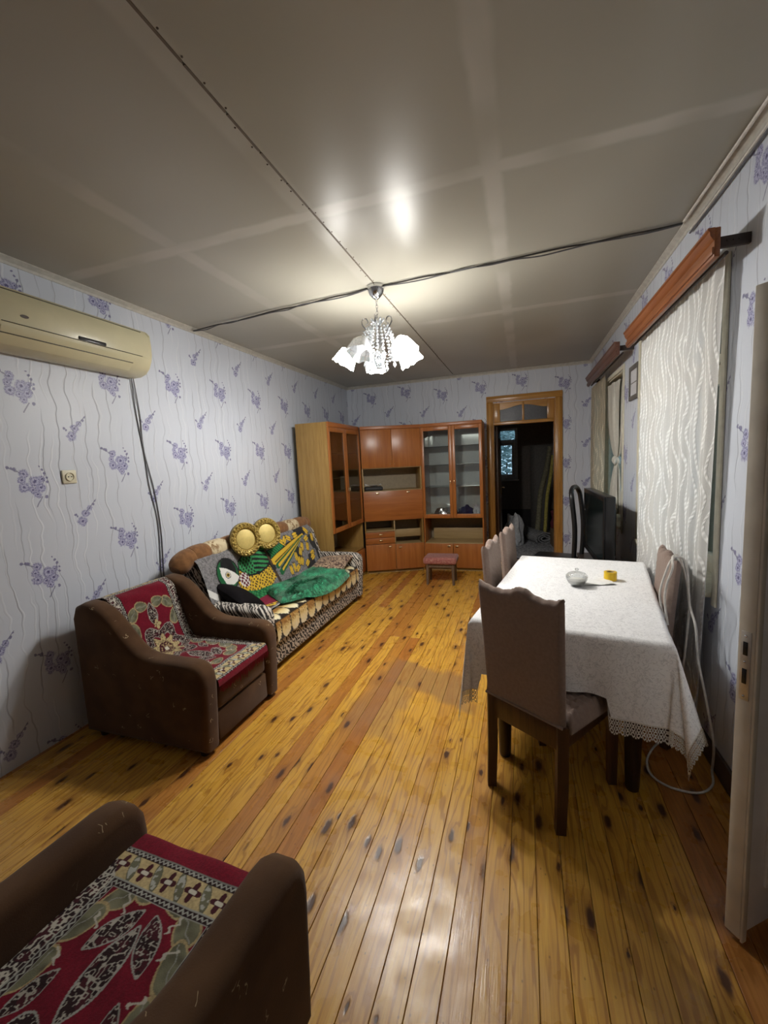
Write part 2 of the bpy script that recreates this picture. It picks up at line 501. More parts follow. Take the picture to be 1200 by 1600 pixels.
M_TRIM = plain('cream_trim_paint', (0.50, 0.48, 0.43), 0.45, var=0.08)
M_REVEAL = plain('cream_reveal_paint', (0.62, 0.585, 0.47), 0.5, var=0.06)
M_SASH = plain('cream_window_paint', (0.64, 0.60, 0.48), 0.4, var=0.06)
M_BASEB = plain('dark_baseboard_paint', (0.075, 0.05, 0.038), 0.5)
M_WIRE = plain('black_wire', (0.035, 0.032, 0.03), 0.5)
M_WIREG = plain('grey_wire', (0.11, 0.11, 0.12), 0.5)
M_CABLE_W = plain('white_cable', (0.66, 0.63, 0.58), 0.4)
M_CHROME = plain('chrome', (0.62, 0.62, 0.63), 0.16, metal=1.0, var=0.03, bs=0.0)
M_BRASS = plain('pale_brass', (0.72, 0.60, 0.38), 0.25, metal=1.0, var=0.05)
M_BLACK = plain('black_plastic', (0.012, 0.012, 0.014), 0.3)
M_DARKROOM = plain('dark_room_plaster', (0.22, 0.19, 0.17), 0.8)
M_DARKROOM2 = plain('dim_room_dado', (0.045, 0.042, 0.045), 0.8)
M_CARPET = plain('grey_mottled_carpet', (0.32, 0.32, 0.34), 0.95, var=0.55, scale=38.0, bs=0.4)

def glass_mat(name, tint, refl=0.08, rough=0.03):
    g = G(name)
    gl = g.n('ShaderNodeBsdfGlossy'); gl.inputs['Roughness'].default_value = rough
    lw = g.n('ShaderNodeLayerWeight'); lw.inputs[0].default_value = 0.35
    f = S(g, lw.outputs['Fresnel']) * 0.75 + refl
    wv = g.noise(g.obj(), 2.0, 1.0)
    b = g.n('ShaderNodeBump'); b.inputs['Strength'].default_value = 0.02; g.t.links.new(wv.k, b.inputs['Height'])
    g.t.links.new(b.outputs[0], gl.inputs['Normal'])
    return g.done(g.shmix(f, g.transp(tint), gl.outputs[0]))
M_GLASS = glass_mat('window_glass', (0.90, 0.95, 0.96))
M_CABGLASS = glass_mat('cabinet_glass', (0.93, 0.94, 0.93), 0.05)

# ================================================================== the room shell
def boxes(lst): return join(*[box(*b) for b in lst])
Y0 = -0.95
# floor with single boards
floor = single('floor', box(-0.2, W + 0.3, Y0 - 0.2, D + 0.2, -0.12, -0.028), M_DARKROOM2, 'varnished yellow pine plank floor running the length of the room', 'floor', kind='structure', smooth=False)
PWD = 0.0895; G0 = 0.0007
def plank_vf(L):
    return rbox(-PWD / 2 + G0, PWD / 2 - G0, 0, L, -0.026, 0.0, 0.0016, 1)
_pl = {}
def plank(x, y0, y1):
    L = round(y1 - y0, 3)
    if L not in _pl: _pl[L] = mesh('floorboard', plank_vf(L - 0.002), M_PLANK)
    o = link('floorboard', _pl[L], floor, (x, y0, 0)); return o
xx = 2.083 - 24 * PWD + PWD / 2; rr = random.Random(5)
while xx < W + PWD * 0.5:
    if xx > -PWD * 0.5:
        ye = D + (0.19 if 2.15 < xx < 3.04 else 0.0)
        if rr.random() < 0.3:
            j = rr.choice((3.4, 4.1, 4.8, 0.4)); plank(xx, Y0, j); plank(xx, j, ye)
        else: plank(xx, Y0, ye)
    xx += PWD

# walls
single('wall_left', box(-0.2, 0.0, Y0, D + 0.2, -0.1, H + 0.05), M_WP_L, 'long left wall in pale blue wallpaper with violet blossom sprays', 'wall', kind='structure', smooth=False)
DX0, DX1, DZ = 2.185, 3.0, 2.275
single('wall_back', boxes([(0, DX0, D, D + 0.18, -0.1, H + 0.05), (DX1, W, D, D + 0.18, -0.1, H + 0.05), (DX0, DX1, D, D + 0.18, DZ, H + 0.05)]), M_WP_B, 'papered end wall with the wooden doorway and the cabinets', 'wall', kind='structure', smooth=False)
WA, WB, WZ0, WZ1 = 2.33, 3.74, 0.80, 2.30      # window 1 (near)
VA, VB, VZ0, VZ1 = 4.33, 5.72, 0.80, 2.24      # window 2 (far)
QA, QB, QZ = 0.76, 1.70, 2.02                  # doorway of the half-open leaf
XR = W + 0.26
single('wall_right', boxes([
    (W, XR, Y0, QA, -0.1, H + 0.05), (W, XR, QA, QB, QZ, H + 0.05), (W, XR, QB, WA, -0.1, H + 0.05),
    (W, XR, WA, WB, -0.1, WZ0), (W, XR, WA, WB, WZ1, H + 0.05), (W, XR, WB, VA, -0.1, H + 0.05),
    (W, XR, VA, VB, -0.1, VZ0), (W, XR, VA, VB, VZ1, H + 0.05), (W, XR, VB, D + 0.18, -0.1, H + 0.05)]),
    M_WP_R, 'papered window wall with two curtained windows', 'wall', kind='structure', smooth=False)
single('wall_front', box(-0.2, XR, Y0 - 0.2, Y0, -0.1, H + 0.05), M_WP_B, 'papered wall opposite the cabinet wall', 'wall', kind='structure', smooth=False)
single('wall_lobby', box(XR + 0.9, XR + 1.0, Y0, 2.6, -0.1, H), M_DARKROOM, 'dim lobby wall beyond the side doorway', 'wall', kind='structure', smooth=False)
single('floor_lobby', box(W + 0.3, XR + 0.95, Y0, 2.6, -0.1, 0.0), M_DARKROOM2, 'dim lobby floor beyond the side doorway', 'floor', kind='structure', smooth=False)
single('ceiling_lobby', box(XR, XR + 0.95, Y0, 2.6, 2.4, 2.5), M_DARKROOM, 'dim lobby ceiling beyond the side doorway', 'ceiling', kind='structure', smooth=False)
single('wall_lobby_end', boxes([(XR, XR + 0.95, 2.16, 2.26, -0.1, 2.45), (XR, XR + 0.95, Y0 - .1, Y0, -0.1, 2.45)]), M_DARKROOM, 'end walls closing the dim lobby beyond the side doorway', 'wall', kind='structure', smooth=False)

# ceiling of two rows of painted sheets with a nailed seam
ceil = single('ceiling', box(-0.2, XR, Y0 - 0.2, D + 0.2, H + 0.014, H + 0.1), M_DARKROOM, 'grey-beige gloss painted panel ceiling with a nailed seam', 'ceiling', kind='structure', smooth=False)
XS = 1.668
for a, b in ((0.0, XS - 0.002), (XS + 0.002, W)):
    part('ceiling_panel', rbox(a, b, Y0, D, H, H + 0.012, 0.003, 1), M_CEIL, ceil)
nails = []
yy = Y0 + 0.1
while yy < D - 0.1:
    nails.append(ball((XS + (-0.012 if int(yy * 20) % 2 else 0.012), yy, H + 0.001), 0.0042, 6, 4)); yy += 0.075 + 0.03 * rr.random()
part('seam_nails', join(*nails), plain('rusty_nail', (0.07, 0.05, 0.035), 0.6), ceil, kind='stuff')
# dark strip laid along the joint to stand in for the seam's shadow
part('seam_shadow_strip', join(*[box(XS - 0.0045, XS + 0.0045, y, y + 0.18, H - 0.0012, H + 0.002) for y in np.arange(Y0, D - 0.2, 0.19)]), plain('seam_shadow_dark', (0.11, 0.085, 0.06), 0.7), ceil)

# cove trim between wall and ceiling
def cove(w=0.035): return [(0, 0), (w, 0), (w, -0.006), (w * .55, -0.014), (w * .25, -w * .6), (0.006, -w), (0, -w)]
pf = cove()
single('trim_1', prism([(0 + p, H + q) for p, q in pf], 'y', Y0, D), M_TRIM, 'thin cream moulding along the ceiling of the left wall', 'moulding', kind='structure')
single('trim_2', prism([(D - p, H + q) for p, q in pf], 'x', 0, W), M_TRIM, 'thin cream moulding along the ceiling of the end wall', 'moulding', kind='structure')
single('trim_3', prism([(W - p, H + q) for p, q in pf], 'y', Y0, D), M_TRIM, 'thin cream moulding along the ceiling of the window wall', 'moulding', kind='structure')
single('baseboard_back', rbox(3.10, W, D - 0.016, D - 0.0005, 0, 0.115, 0.004), M_BASEB, 'dark baseboard between the doorway and the corner', 'baseboard', kind='structure')
single('baseboard_right', rbox(W - 0.016, W - 0.0005, QB + 0.1, D - 0.02, 0, 0.11, 0.004), M_BASEB, 'dark baseboard under the windows', 'baseboard', kind='structure')

# ---- doorway in the back wall
door1 = thing('door_1', 'varnished pine doorway with a two-pane transom in the end wall', 'doorway', ((DX0 + DX1) / 2, D, 0), kind='structure')
ox = (DX0 + DX1) / 2
def L(vf): return mv(vf, -ox, -D, 0)
cas = 0.092
def casing(x0, x1):
    return L(join(rbox(x0, x1, D - 0.024, D - 0.0005, 0, DZ + 0.005, 0.006), rbox(x0 + 0.02, x1 - 0.02, D - 0.034, D - 0.02, 0, DZ + 0.003, 0.006)))
part('casing_left', casing(2.104, 2.104 + cas), M_DOORW, door1); part('casing_right', casing(3.092 - cas, 3.092), M_DOORW, door1)
part('casing_head', L(join(rbox(2.104, 3.092, D - 0.024, D - 0.0005, DZ + 0.006, 2.362, 0.006), rbox(2.104, 3.092, D - 0.034, D - 0.02, DZ + 0.026, 2.342, 0.006))), M_DOORWH, door1)
part('jamb_left', L(box(2.1855, 2.2, D + 0.001, D + 0.178, 0, DZ - 0.001)), M_DOORW, door1)
part('jamb_right', L(box(2.985, 2.9995, D + 0.001, D + 0.178, 0, DZ - 0.001)), M_DOORW, door1)
part('jamb_head', L(box(2.2, 2.985, D + 0.001, D + 0.178, DZ - 0.016, DZ - 0.001)), M_DOORWH, door1)
# transom rail frame with scalloped head
tz0, tz1 = 1.965, DZ - 0.017
part('transom_rail', L(rbox(2.2, 2.985, D + 0.005, D + 0.06, tz0, tz0 + 0.045, 0.005)), M_DOORWH, door1)
part('transom_stile', L(rbox(2.2, 2.285, D + 0.01, D + 0.05, tz0 + 0.045, tz1, 0.004)), M_DOORW, door1)
part('transom_stile', L(rbox(2.90, 2.985, D + 0.01, D + 0.05, tz0 + 0.045, tz1, 0.004)), M_DOORW, door1)
part('transom_muntin', L(rbox(2.578, 2.607, D + 0.01, D + 0.05, tz0 + 0.045, tz1, 0.004)), M_DOORW, door1)
def scallop(x0, x1, up):
    n = 14; pts = [(x0, tz1), (x1, tz1)]
    for i in range(n, -1, -1):
        t = i / n; s = t if up else 1 - t
        pts.append((x0 + (x1 - x0) * t, tz1 - 0.085 + 0.05 * (3 * s * s - 2 * s ** 3)))
    return L(prism(pts, 'y', D + 0.012, D + 0.048))
part('transom_head', scallop(2.285, 2.578, True), M_DOORWH, door1)
part('transom_head', scallop(2.607, 2.90, False), M_DOORWH, door1)
M_FROST = plain('dark_textured_pane', (0.055, 0.055, 0.06), 0.18, var=0.4, scale=120.0, bs=0.5)
for a, b in ((2.286, 2.577), (2.608, 2.899)):
    part('transom_pane', L(box(a, b, D + 0.026, D + 0.032, tz0 + 0.046, tz1 - 0.03)), M_FROST, door1)
part('threshold', L(rbox(2.2, 2.985, D + 0.02, D + 0.17, 0.0005, 0.014, 0.005)), wood('worn_red_threshold', (0.13, 0.04, 0.022), (0.2, 0.07, 0.035), 0), door1)
# leaf swung open into the far room
leaf = thing('door_2', 'dark door leaf standing open into the far room', 'door', (2.20, D + 0.185, 0), kind='structure')
M_LEAFD = wood('dark_leaf_wood', (0.06, 0.03, 0.018), (0.09, 0.045, 0.026), 2)
part('leaf_panel', rbox(0.0, 0.04, 0, 0.76, 0.012, 1.955, 0.004), M_LEAFD, leaf)
part('raised_panel', rbox(0.04, 0.052, 0.12, 0.64, 0.2, 0.9, 0.01), M_LEAFD, leaf)
part('raised_panel', rbox(0.04, 0.052, 0.12, 0.64, 1.02, 1.8, 0.01), M_LEAFD, leaf)
part('lever_handle', join(rbox(0.04, 0.048, 0.69, 0.73, 0.92, 1.10, 0.003), tube([(0.045, 0.71, 1.03), (0.085, 0.71, 1.03), (0.09, 0.70, 1.03), (0.092, 0.60, 1.035)], 0.008, 8)), M_BRASS, leaf)

# ---- far room
RY0, RY1, RX0, RX1 = D + 0.18, 9.2, 1.55, 3.62
fw0, fw1, fz0, fz1 = 1.70, 2.475, 1.045, 2.10
single('floor_far_room', box(RX0 - 0.1, RX1 + 0.1, RY0 - 0.004, RY1 + 0.1, -0.1, 0.0), M_DARKROOM2, 'floor of the dark far room', 'floor', kind='structure', smooth=False)
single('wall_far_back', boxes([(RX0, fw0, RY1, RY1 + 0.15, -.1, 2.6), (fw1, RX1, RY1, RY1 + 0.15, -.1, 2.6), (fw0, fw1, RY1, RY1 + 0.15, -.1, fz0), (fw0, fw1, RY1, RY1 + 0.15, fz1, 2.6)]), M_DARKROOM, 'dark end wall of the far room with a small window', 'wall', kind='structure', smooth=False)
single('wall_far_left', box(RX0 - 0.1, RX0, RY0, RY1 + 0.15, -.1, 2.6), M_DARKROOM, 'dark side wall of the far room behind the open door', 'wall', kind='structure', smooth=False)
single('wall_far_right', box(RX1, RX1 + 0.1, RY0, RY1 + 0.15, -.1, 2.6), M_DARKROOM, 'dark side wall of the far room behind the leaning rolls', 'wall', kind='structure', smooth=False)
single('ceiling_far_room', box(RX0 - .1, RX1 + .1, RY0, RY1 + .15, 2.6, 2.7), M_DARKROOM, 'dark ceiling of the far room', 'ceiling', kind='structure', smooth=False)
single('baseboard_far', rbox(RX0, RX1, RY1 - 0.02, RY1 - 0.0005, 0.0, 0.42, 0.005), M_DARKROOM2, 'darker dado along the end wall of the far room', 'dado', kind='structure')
w3 = thing('window_3', 'blue lit casement window in the dark far room', 'window', ((fw0 + fw1) / 2, RY1, fz0), kind='structure')
wox = (fw0 + fw1) / 2
def L3(vf): return mv(vf, -wox, -RY1, -fz0)
M_SASHB = plain('blue_white_sash', (0.72, 0.76, 0.80), 0.5)
part('frame', L3(join(rbox(fw0, fw0 + .05, RY1 + .03, RY1 + .1, fz0, fz1, .005), rbox(fw1 - .05, fw1, RY1 + .03, RY1 + .1, fz0, fz1, .005), rbox(fw0 + .05, fw1 - .05, RY1 + .03, RY1 + .1, fz0, fz0 + .05, .005), rbox(fw0 + .05, fw1 - .05, RY1 + .03, RY1 + .1, fz1 - .05, fz1, .005))), M_SASHB, w3)
part('transom_bar', L3(rbox(fw0 + .05, fw1 - .05, RY1 + .03, RY1 + .1, 1.80, 1.865, .005)), M_SASHB, w3)
part('mullion', L3(rbox(2.02, 2.08, RY1 + .03, RY1 + .1, fz0 + .05, 1.80, .005)), M_SASHB, w3)
part('sash_rail', L3(join(rbox(2.08, 2.11, RY1 + .02, RY1 + .07, fz0 + .05, 1.80, .004), rbox(fw1 - .115, fw1 - .05, RY1 + .02, RY1 + .07, fz0 + .05, 1.80, .004), rbox(2.11, fw1 - .115, RY1 + .02, RY1 + .07, fz0 + .05, fz0 + .11, .004), rbox(2.11, fw1 - .115, RY1 + .02, RY1 + .07, 1.75, 1.80, .004))), M_SASHB, w3)
part('pane', L3(box(2.11, fw1 - .115, RY1 + .045, RY1 + .05, fz0 + .11, 1.75)), M_GLASS, w3)
part('pane', L3(box(fw0 + .05, 2.02, RY1 + .06, RY1 + .065, fz0 + .05, 1.80)), M_GLASS, w3)
part('pane', L3(box(fw0 + .05, fw1 - .05, RY1 + .06, RY1 + .065, 1.865, fz1 - .05)), M_GLASS, w3)
part('window_sill', L3(rbox(fw0 - .02, fw1 + .02, RY1 - .06, RY1 + .03, fz0 - .025, fz0, .006)), M_SASHB, w3)

# garden shrub outside the far window
shrub = thing('garden_shrub', 'leafy garden shrub outside the far room window', 'shrub', (2.2, 10.6, -0.1))
rl = random.Random(11); lv = []; lf = []
for i in range(3200):
    a = rl.random() * 2 * PI; h = rl.random() ** 0.8 * 2.1; rad = 1.0 * math.sqrt(rl.random()) * (1 - 0.25 * (h / 2.1) ** 2)
    c = Vector((rad * math.cos(a), 0.7 * rad * math.sin(a), 0.3 + h))
    R = Matrix.Rotation(rl.random() * 6.28, 3, 'Z') @ Matrix.Rotation(rl.random() * 3, 3, 'X')
    s = 0.05 + 0.04 * rl.random(); o = len(lv)
    for q in ((-s, 0, 0), (0, -s * .45, 0.008), (s, 0, 0), (0, s * .45, 0.008)): lv.append(tuple(c + R @ Vector(q)))
    lf.append((o, o + 1, o + 2, o + 3))
part('foliage', (lv, lf), plain('shrub_leaf', (0.46, 0.56, 0.56), 0.6, var=0.4, scale=4.0), shrub, kind='stuff', smooth=False)
part('stem', tube([(0, 0, 0), (0.03, 0.02, 0.6), (0.0, -0.02, 1.5)], [0.05, 0.04, 0.015], 8), M_CHAIRW, shrub)
single('ground', box(-4, 9, 9.4, 16, -0.2, -0.1), plain('garden_ground', (0.10, 0.12, 0.08), 0.95), 'garden ground outside the far room window', 'ground', kind='structure', smooth=False)

# ---- windows of the right wall
def window(name, label, a, b, z0, z1):
    t = thing(name, label, 'window', (W, (a + b) / 2, z0), kind='structure')
    c = (a + b) / 2
    def LL(vf): return mv(vf, -W, -c, -z0)
    part('reveal_board', LL(rbox(W + .001, XR, a + .0005, a + .012, z0, z1, .003)), M_REVEAL, t)
    part('reveal_board', LL(rbox(W + .001, XR, b - .012, b - .0005, z0, z1, .003)), M_REVEAL, t)
    part('reveal_board', LL(rbox(W + .001, XR, a + .012, b - .012, z1 - .012, z1 - .0005, .003)), M_REVEAL, t)
    part('window_sill', LL(rbox(W - .03, XR, a + .012, b - .012, z0 + .0005, z0 + .03, .008)), M_REVEAL, t)
    fx0, fx1 = W + .12, W + .18
    part('frame', LL(join(rbox(fx0, fx1, a + .012, a + .075, z0 + .03, z1 - .012, .004), rbox(fx0, fx1, b - .075, b - .012, z0 + .03, z1 - .012, .004),
                          rbox(fx0, fx1, a + .075, b - .075, z0 + .03, z0 + .095, .004), rbox(fx0, fx1, a + .075, b - .075, z1 - .075, z1 - .012, .004))), M_SASH, t)
    n = 3; wd = (b - a - .15) / n; zt = z1 - .42
    part('transom_bar', LL(rbox(fx0, fx1, a + .075, b - .075, zt, zt + .06, .004)), M_SASH, t)
    for i in range(n):
        y0 = a + .075 + i * wd; y1 = y0 + wd
        for q0, q1 in ((z0 + .095, zt), (zt + .06, z1 - .075)):
            s = part('sash', LL(join(rbox(fx0 - .02, fx1 - .02, y0 + .002, y0 + .045, q0 + .002, q1 - .002, .004), rbox(fx0 - .02, fx1 - .02, y1 - .045, y1 - .002, q0 + .002, q1 - .002, .004),
                                     rbox(fx0 - .02, fx1 - .02, y0 + .045, y1 - .045, q0 + .002, q0 + .045, .004), rbox(fx0 - .02, fx1 - .02, y0 + .045, y1 - .045, q1 - .045, q1 - .002, .004))), M_SASH, t)
            part('pane', LL(box(W + .125, W + .13, y0 + .045, y1 - .045, q0 + .045, q1 - .045)), M_GLASS, s)
    part('casing', LL(join(rbox(W - .012, W - .0005, a - .045, a, z0 - .03, z1 + .04, .004), rbox(W - .012, W - .0005, b, b + .045, z0 - .03, z1 + .04, .004), rbox(W - .012, W - .0005, a, b, z1, z1 + .04, .004))), M_REVEAL, t)
    return t
window('window_1', 'cream painted window behind the full-length lace curtain', WA, WB, WZ0, WZ1)
window('window_2', 'cream painted window behind the knotted white curtain', VA, VB, VZ0, VZ1)

# ---- half-open white leaf in the side doorway
LW_ = 0.36; la = math.atan2(0.60, 0.80)
leaf2 = thing('door_3', 'narrow white painted door leaf with a steel lock plate on its edge', 'door', (3.180, 1.420, 0), la, kind='structure')
M_LEAFW = plain('white_leaf_paint', (0.82, 0.80, 0.79), 0.38, var=0.03, scale=14.0)
M_LEAFE = plain('cream_leaf_edge_paint', (0.66, 0.61, 0.52), 0.45, var=0.08, scale=9.0)
LZ = 1.935
part('leaf_panel', rbox(0.006, LW_, -0.034, 0.0, 0.03, LZ, 0.003), M_LEAFW, leaf2)
part('edge_strip', rbox(0.0, 0.012, -0.037, 0.006, 0.02, LZ, 0.003), M_LEAFE, leaf2)
part('cover_strip', rbox(0.002, 0.022, -0.044, -0.036, 0.012, LZ - 0.01, 0.003), M_LEAFE, leaf2)
part('raised_panel', rbox(0.10, LW_ - .07, -0.044, -0.033, 0.16, 0.86, 0.008), M_LEAFW, leaf2)
part('raised_panel', rbox(0.10, LW_ - .07, -0.044, -0.033, 1.02, 1.8, 0.008), M_LEAFW, leaf2)
lp = part('lock_plate', rbox(-0.003, 0.001, -0.029, -0.003, 0.79, 0.995, 0.001), plain('worn_steel_plate', (0.56, 0.53, 0.48), 0.35, metal=0.6), leaf2, 'worn steel lock plate')
part('bolt_hole', rbox(-0.005, -0.0031, -0.022, -0.010, 0.925, 0.965, 0.001), M_BLACK, lp)
part('bolt_hole', rbox(-0.005, -0.0031, -0.022, -0.010, 0.84, 0.885, 0.001), M_BLACK, lp)
part('screw', join(ball((-0.003, -.016, 0.982), .004, 8, 4), ball((-0.003, -.016, 0.905), .004, 8, 4), ball((-0.003, -.016, 0.802), .004, 8, 4)), M_CHROME, lp)
part('hinge', join(tube([(LW_ - .005, .006, .30), (LW_ - .005, .006, .40)], .009, 8), tube([(LW_ - .005, .006, 1.55), (LW_ - .005, .006, 1.65)], .009, 8)), M_CHROME, leaf2)
single('trim_4', boxes([(W - .02, XR, QB - .03, QB - .0005, 0.0005, QZ), (W - .02, XR, QA + .0005, QA + .03, 0.0005, QZ), (W - .02, XR, QA + .03, QB - .03, QZ - .03, QZ - .0005)]), M_LEAFE, 'cream painted jamb of the side doorway', 'door frame', kind='structure', smooth=False)

# ================================================================== chandelier
CX, CY = 1.664, 2.841
ch = thing('chandelier', 'lit crystal chandelier with square glass shades and chrome canopy', 'chandelier', (CX, CY, H))
part('canopy', lathe([(0.058, -0.001), (0.06, -0.012), (0.056, -0.03), (0.044, -0.055), (0.022, -0.078), (0.010, -0.086)], 24), M_CHROME, ch)
links = []
for i in range(7):
    z = -0.092 - i * 0.02; a = (i % 2) * PI / 2
    links.append(tube([(0.007 * math.cos(t) * math.cos(a), 0.007 * math.cos(t) * math.sin(a), z + 0.013 * math.sin(t)) for t in np.linspace(0, 2 * PI, 10, endpoint=False)], 0.0022, 5, closed=True))
part('chain', join(*links), M_CHROME, ch)
M_CRYST = None
g = G('cut_crystal')
lw = g.n('ShaderNodeLayerWeight'); lw.inputs[0].default_value = 0.4
gl = g.n('ShaderNodeBsdfGlossy'); gl.inputs['Roughness'].default_value = 0.08
df = g.n('ShaderNodeBsdfDiffuse'); df.inputs[0].default_value = (0.80, 0.84, 0.88, 1)
nzc = g.noise(g.obj(), 90.0, 1.0)
g.put(df, 0, g.mix(nzc.ss(0.4, 0.6), (0.55, 0.60, 0.66), (0.90, 0.92, 0.94)))
sh1 = g.shmix(0.45, df.outputs[0], g.transl((0.85, 0.88, 0.92)))
M_CRYST = g.done(g.shmix(S(g, lw.outputs['Fresnel']) * 0.8 + 0.1, sh1, gl.outputs[0]))
g = G('lit_pressed_glass')
vd, _ = g.vor(g.obj(), 75.0, 'DISTANCE_TO_EDGE')
em = g.n('ShaderNodeEmission'); g.put(em, 0, LAMP_COL)
g.put(em, 1, vd.ss(0.01, 0.10, 0.01, 1.0) * LAMP)
M_SHADE = g.done(em.outputs[0])
g = G('lit_bulb'); em = g.n('ShaderNodeEmission'); g.put(em, 0, LAMP_COL); g.put(em, 1, (g.noise(g.obj(), 5.0, 1.0) * 0.1 + 0.95) * BULB)
M_BULB = g.done(em.outputs[0])

part('column', lathe([(0.004, -0.225), (0.012, -0.235), (0.020, -0.245), (0.010, -0.262), (0.012, -0.29), (0.017, -0.33), (0.02, -0.37), (0.014, -0.40), (0.024, -0.42), (0.03, -0.44), (0.018, -0.465), (0.008, -0.48), (0.004, -0.50)], 16), M_CHROME, ch)
# crystal flower at the top of the column
pet = []
for i in range(8):
    a = i * PI / 4
    pet.append(xf(tube([(0.006, 0, 0), (0.025, 0, 0.012), (0.045, 0, 0.03), (0.052, 0, 0.026)], [0.004, 0.009, 0.006, 0.002], 5), T(0, 0, -0.245) @ Rz(a)))
part('crystal_flower', join(*pet), M_CRYST, ch)
arm_angles = [math.radians(a) for a in (115, 187, 259, -29, 43)]
for i, a in enumerate(arm_angles):
    Rm_ = Rz(a)
    arm = part('arm', xf(tube(smoothpath([(0.02, 0, -0.43), (0.06, 0, -0.465), (0.12, 0, -0.44), (0.165, 0, -0.385), (0.185, 0, -0.375), (0.20, 0, -0.395)], 5), 0.0055, 7), Rm_), M_CHROME, ch)
    # scroll that curls back at the top
    sc = [(0.02, 0, -0.40), (0.045, 0, -0.35), (0.075, 0, -0.29), (0.105, 0, -0.245), (0.10, 0, -0.215), (0.075, 0, -0.212), (0.066, 0, -0.235), (0.08, 0, -0.25)]
    part('scroll', xf(tube(smoothpath(sc, 5), 0.0042, 6), Rm_ @ Rz(0.35)), M_CHROME, ch)
    # square pressed-glass shade, tilted outwards
    Ms = Rm_ @ T(0.20, 0, -0.395) @ Matrix.Rotation(-0.55, 4, 'Y')
    prof = [(0.026, 0.0), (0.048, -0.012), (0.058, -0.05), (0.068, -0.10), (0.071, -0.112)]
    v = []; f = []
    n = 4; sub = 5
    ring = []
    for k in range(n * sub):
        t = k / sub; s = int(t); q = t - s
        c0 = [(1, 1), (-1, 1), (-1, -1), (1, -1)][s]; c1 = [(1, 1), (-1, 1), (-1, -1), (1, -1)][(s + 1) % 4]
        x, y = c0[0] + (c1[0] - c0[0]) * q, c0[1] + (c1[1] - c0[1]) * q
        l = (x ** 6 + y ** 6) ** (1 / 6.0); ring.append((x / l, y / l))
    for r, z in prof:
        for j, (x, y) in enumerate(ring):
            zz = z + (0.006 * math.cos(2 * PI * j / sub * 2) if z < -0.1 else 0)
            v.append((x * r, y * r, zz))
    m_ = len(ring)
    for a_ in range(len(prof) - 1):
        for j in range(m_):
            k2 = (j + 1) % m_; f.append((a_ * m_ + j, a_ * m_ + k2, (a_ + 1) * m_ + k2, (a_ + 1) * m_ + j))
    f.append(tuple(range(m_)))
    part('glass_shade', xf((v, f), Ms), M_CRYST if i == 2 else M_SHADE, ch, angle=60)
    if i != 2:
        part('bulb', xf(lathe([(0.001, -0.112), (0.018, -0.108), (0.028, -0.094), (0.030, -0.08), (0.022, -0.05), (0.012, -0.03)], 12), Ms), M_BULB, ch)
    part('shade_holder', xf(lathe([(0.008, 0.03), (0.02, 0.022), (0.03, 0.004), (0.027, 0.001)], 12), Ms), M_CHROME, ch)
    # strings of beads from the scroll down to the arm, and a pendant
    bd = []
    for s_ in range(4):
        p0 = Vector((0.075 - 0.008 * s_, (s_ - 1.5) * 0.022, -0.27)); p1 = Vector((0.115 - 0.012 * s_, (s_ - 1.5) * 0.05, -0.47))
        for q in range(10):
            t = q / 9; c = p0.lerp(p1, t); c.x += 0.02 * math.sin(PI * t)
            bd.append(ball(tuple(c), 0.0075 + 0.002 * (q % 2), 7, 4))
    part('bead_string', xf(join(*bd), Rm_ @ Rz(0.62)), M_CRYST, ch, kind='stuff')
    pd = [ball((0.105, 0, -0.47), 0.008, 8, 5), ball((0.105, 0, -0.49), 0.01, 8, 5), lathe([(0.001, -0.54), (0.012, -0.525), (0.008, -0.505), (0.001, -0.50)], 8, (0.105, 0, 0))]
    part('pendant', xf(join(*pd), Rm_ @ Rz(0.62)), M_CRYST, ch)
bd = []
for k in range(10):
    a = k * 2 * PI / 10
    for q in range(7):
        t = q / 6; bd.append(ball((0.045 * (1 - t * .6) * math.cos(a), 0.045 * (1 - t * .6) * math.sin(a), -0.44 - 0.09 * t), 0.0085, 7, 4))
part('bead_basket', join(*bd), M_CRYST, ch, kind='stuff')

# ceiling wires to the chandelier
def wavy(p0, p1, n, amp, sd, drop=0.004):
    r_ = random.Random(sd); out = []
    p0 = Vector(p0); p1 = Vector(p1)
    for i in range(n + 1):
        q = p0.lerp(p1, i / n); e = 0 if i in (0, n) else 1
        out.append((q.x, q.y + e * amp * (r_.random() - .5), q.z - e * drop * r_.random())); 
    return smoothpath(out, 4)
def wire_pair(name, p0, p1, n, sd, label):
    t = thing(name, label, 'cable')
    part('strand', tube(wavy(p0, p1, n, 0.02, sd), 0.0048, 6), M_WIRE, t)
    part('strand', tube(wavy((p0[0], p0[1] + .008, p0[2]), (p1[0], p1[1] + .008, p1[2]), n, 0.03, sd + 9, 0.010), 0.004, 6), M_WIREG, t)
    return t
ZC = H - 0.006
wire_pair('ceiling_wire', (0.03, 2.965, ZC - .02), (CX - 0.055, CY, ZC), 12, 4, 'dark twisted wire on the ceiling from the left wall to the chandelier')
wire_pair('ceiling_wire', (CX + 0.055, CY, ZC), (W - 0.045, 2.768, ZC - .004), 12, 8, 'dark twisted wire on the ceiling from the chandelier to the window wall')
t = thing('wall_cable', 'cream cables clipped along the top of the window wall', 'cable')
part('strand', tube(smoothpath([(W - .046, 2.74, H - .012), (W - .046, 1.9, H - .014), (W - .046, 0.9, H - .012), (W - .046, -.6, H - .012)], 8), 0.007, 7), M_CABLE_W, t)
part('strand', tube(smoothpath([(W - .010, 2.76, H - .05), (W - .010, 2.4, H - .055), (W - .010, 1.6, H - .048), (W - .010, .6, H - .055), (W - .010, -.6, H - .05)], 8), 0.006, 7), M_CABLE_W, t)
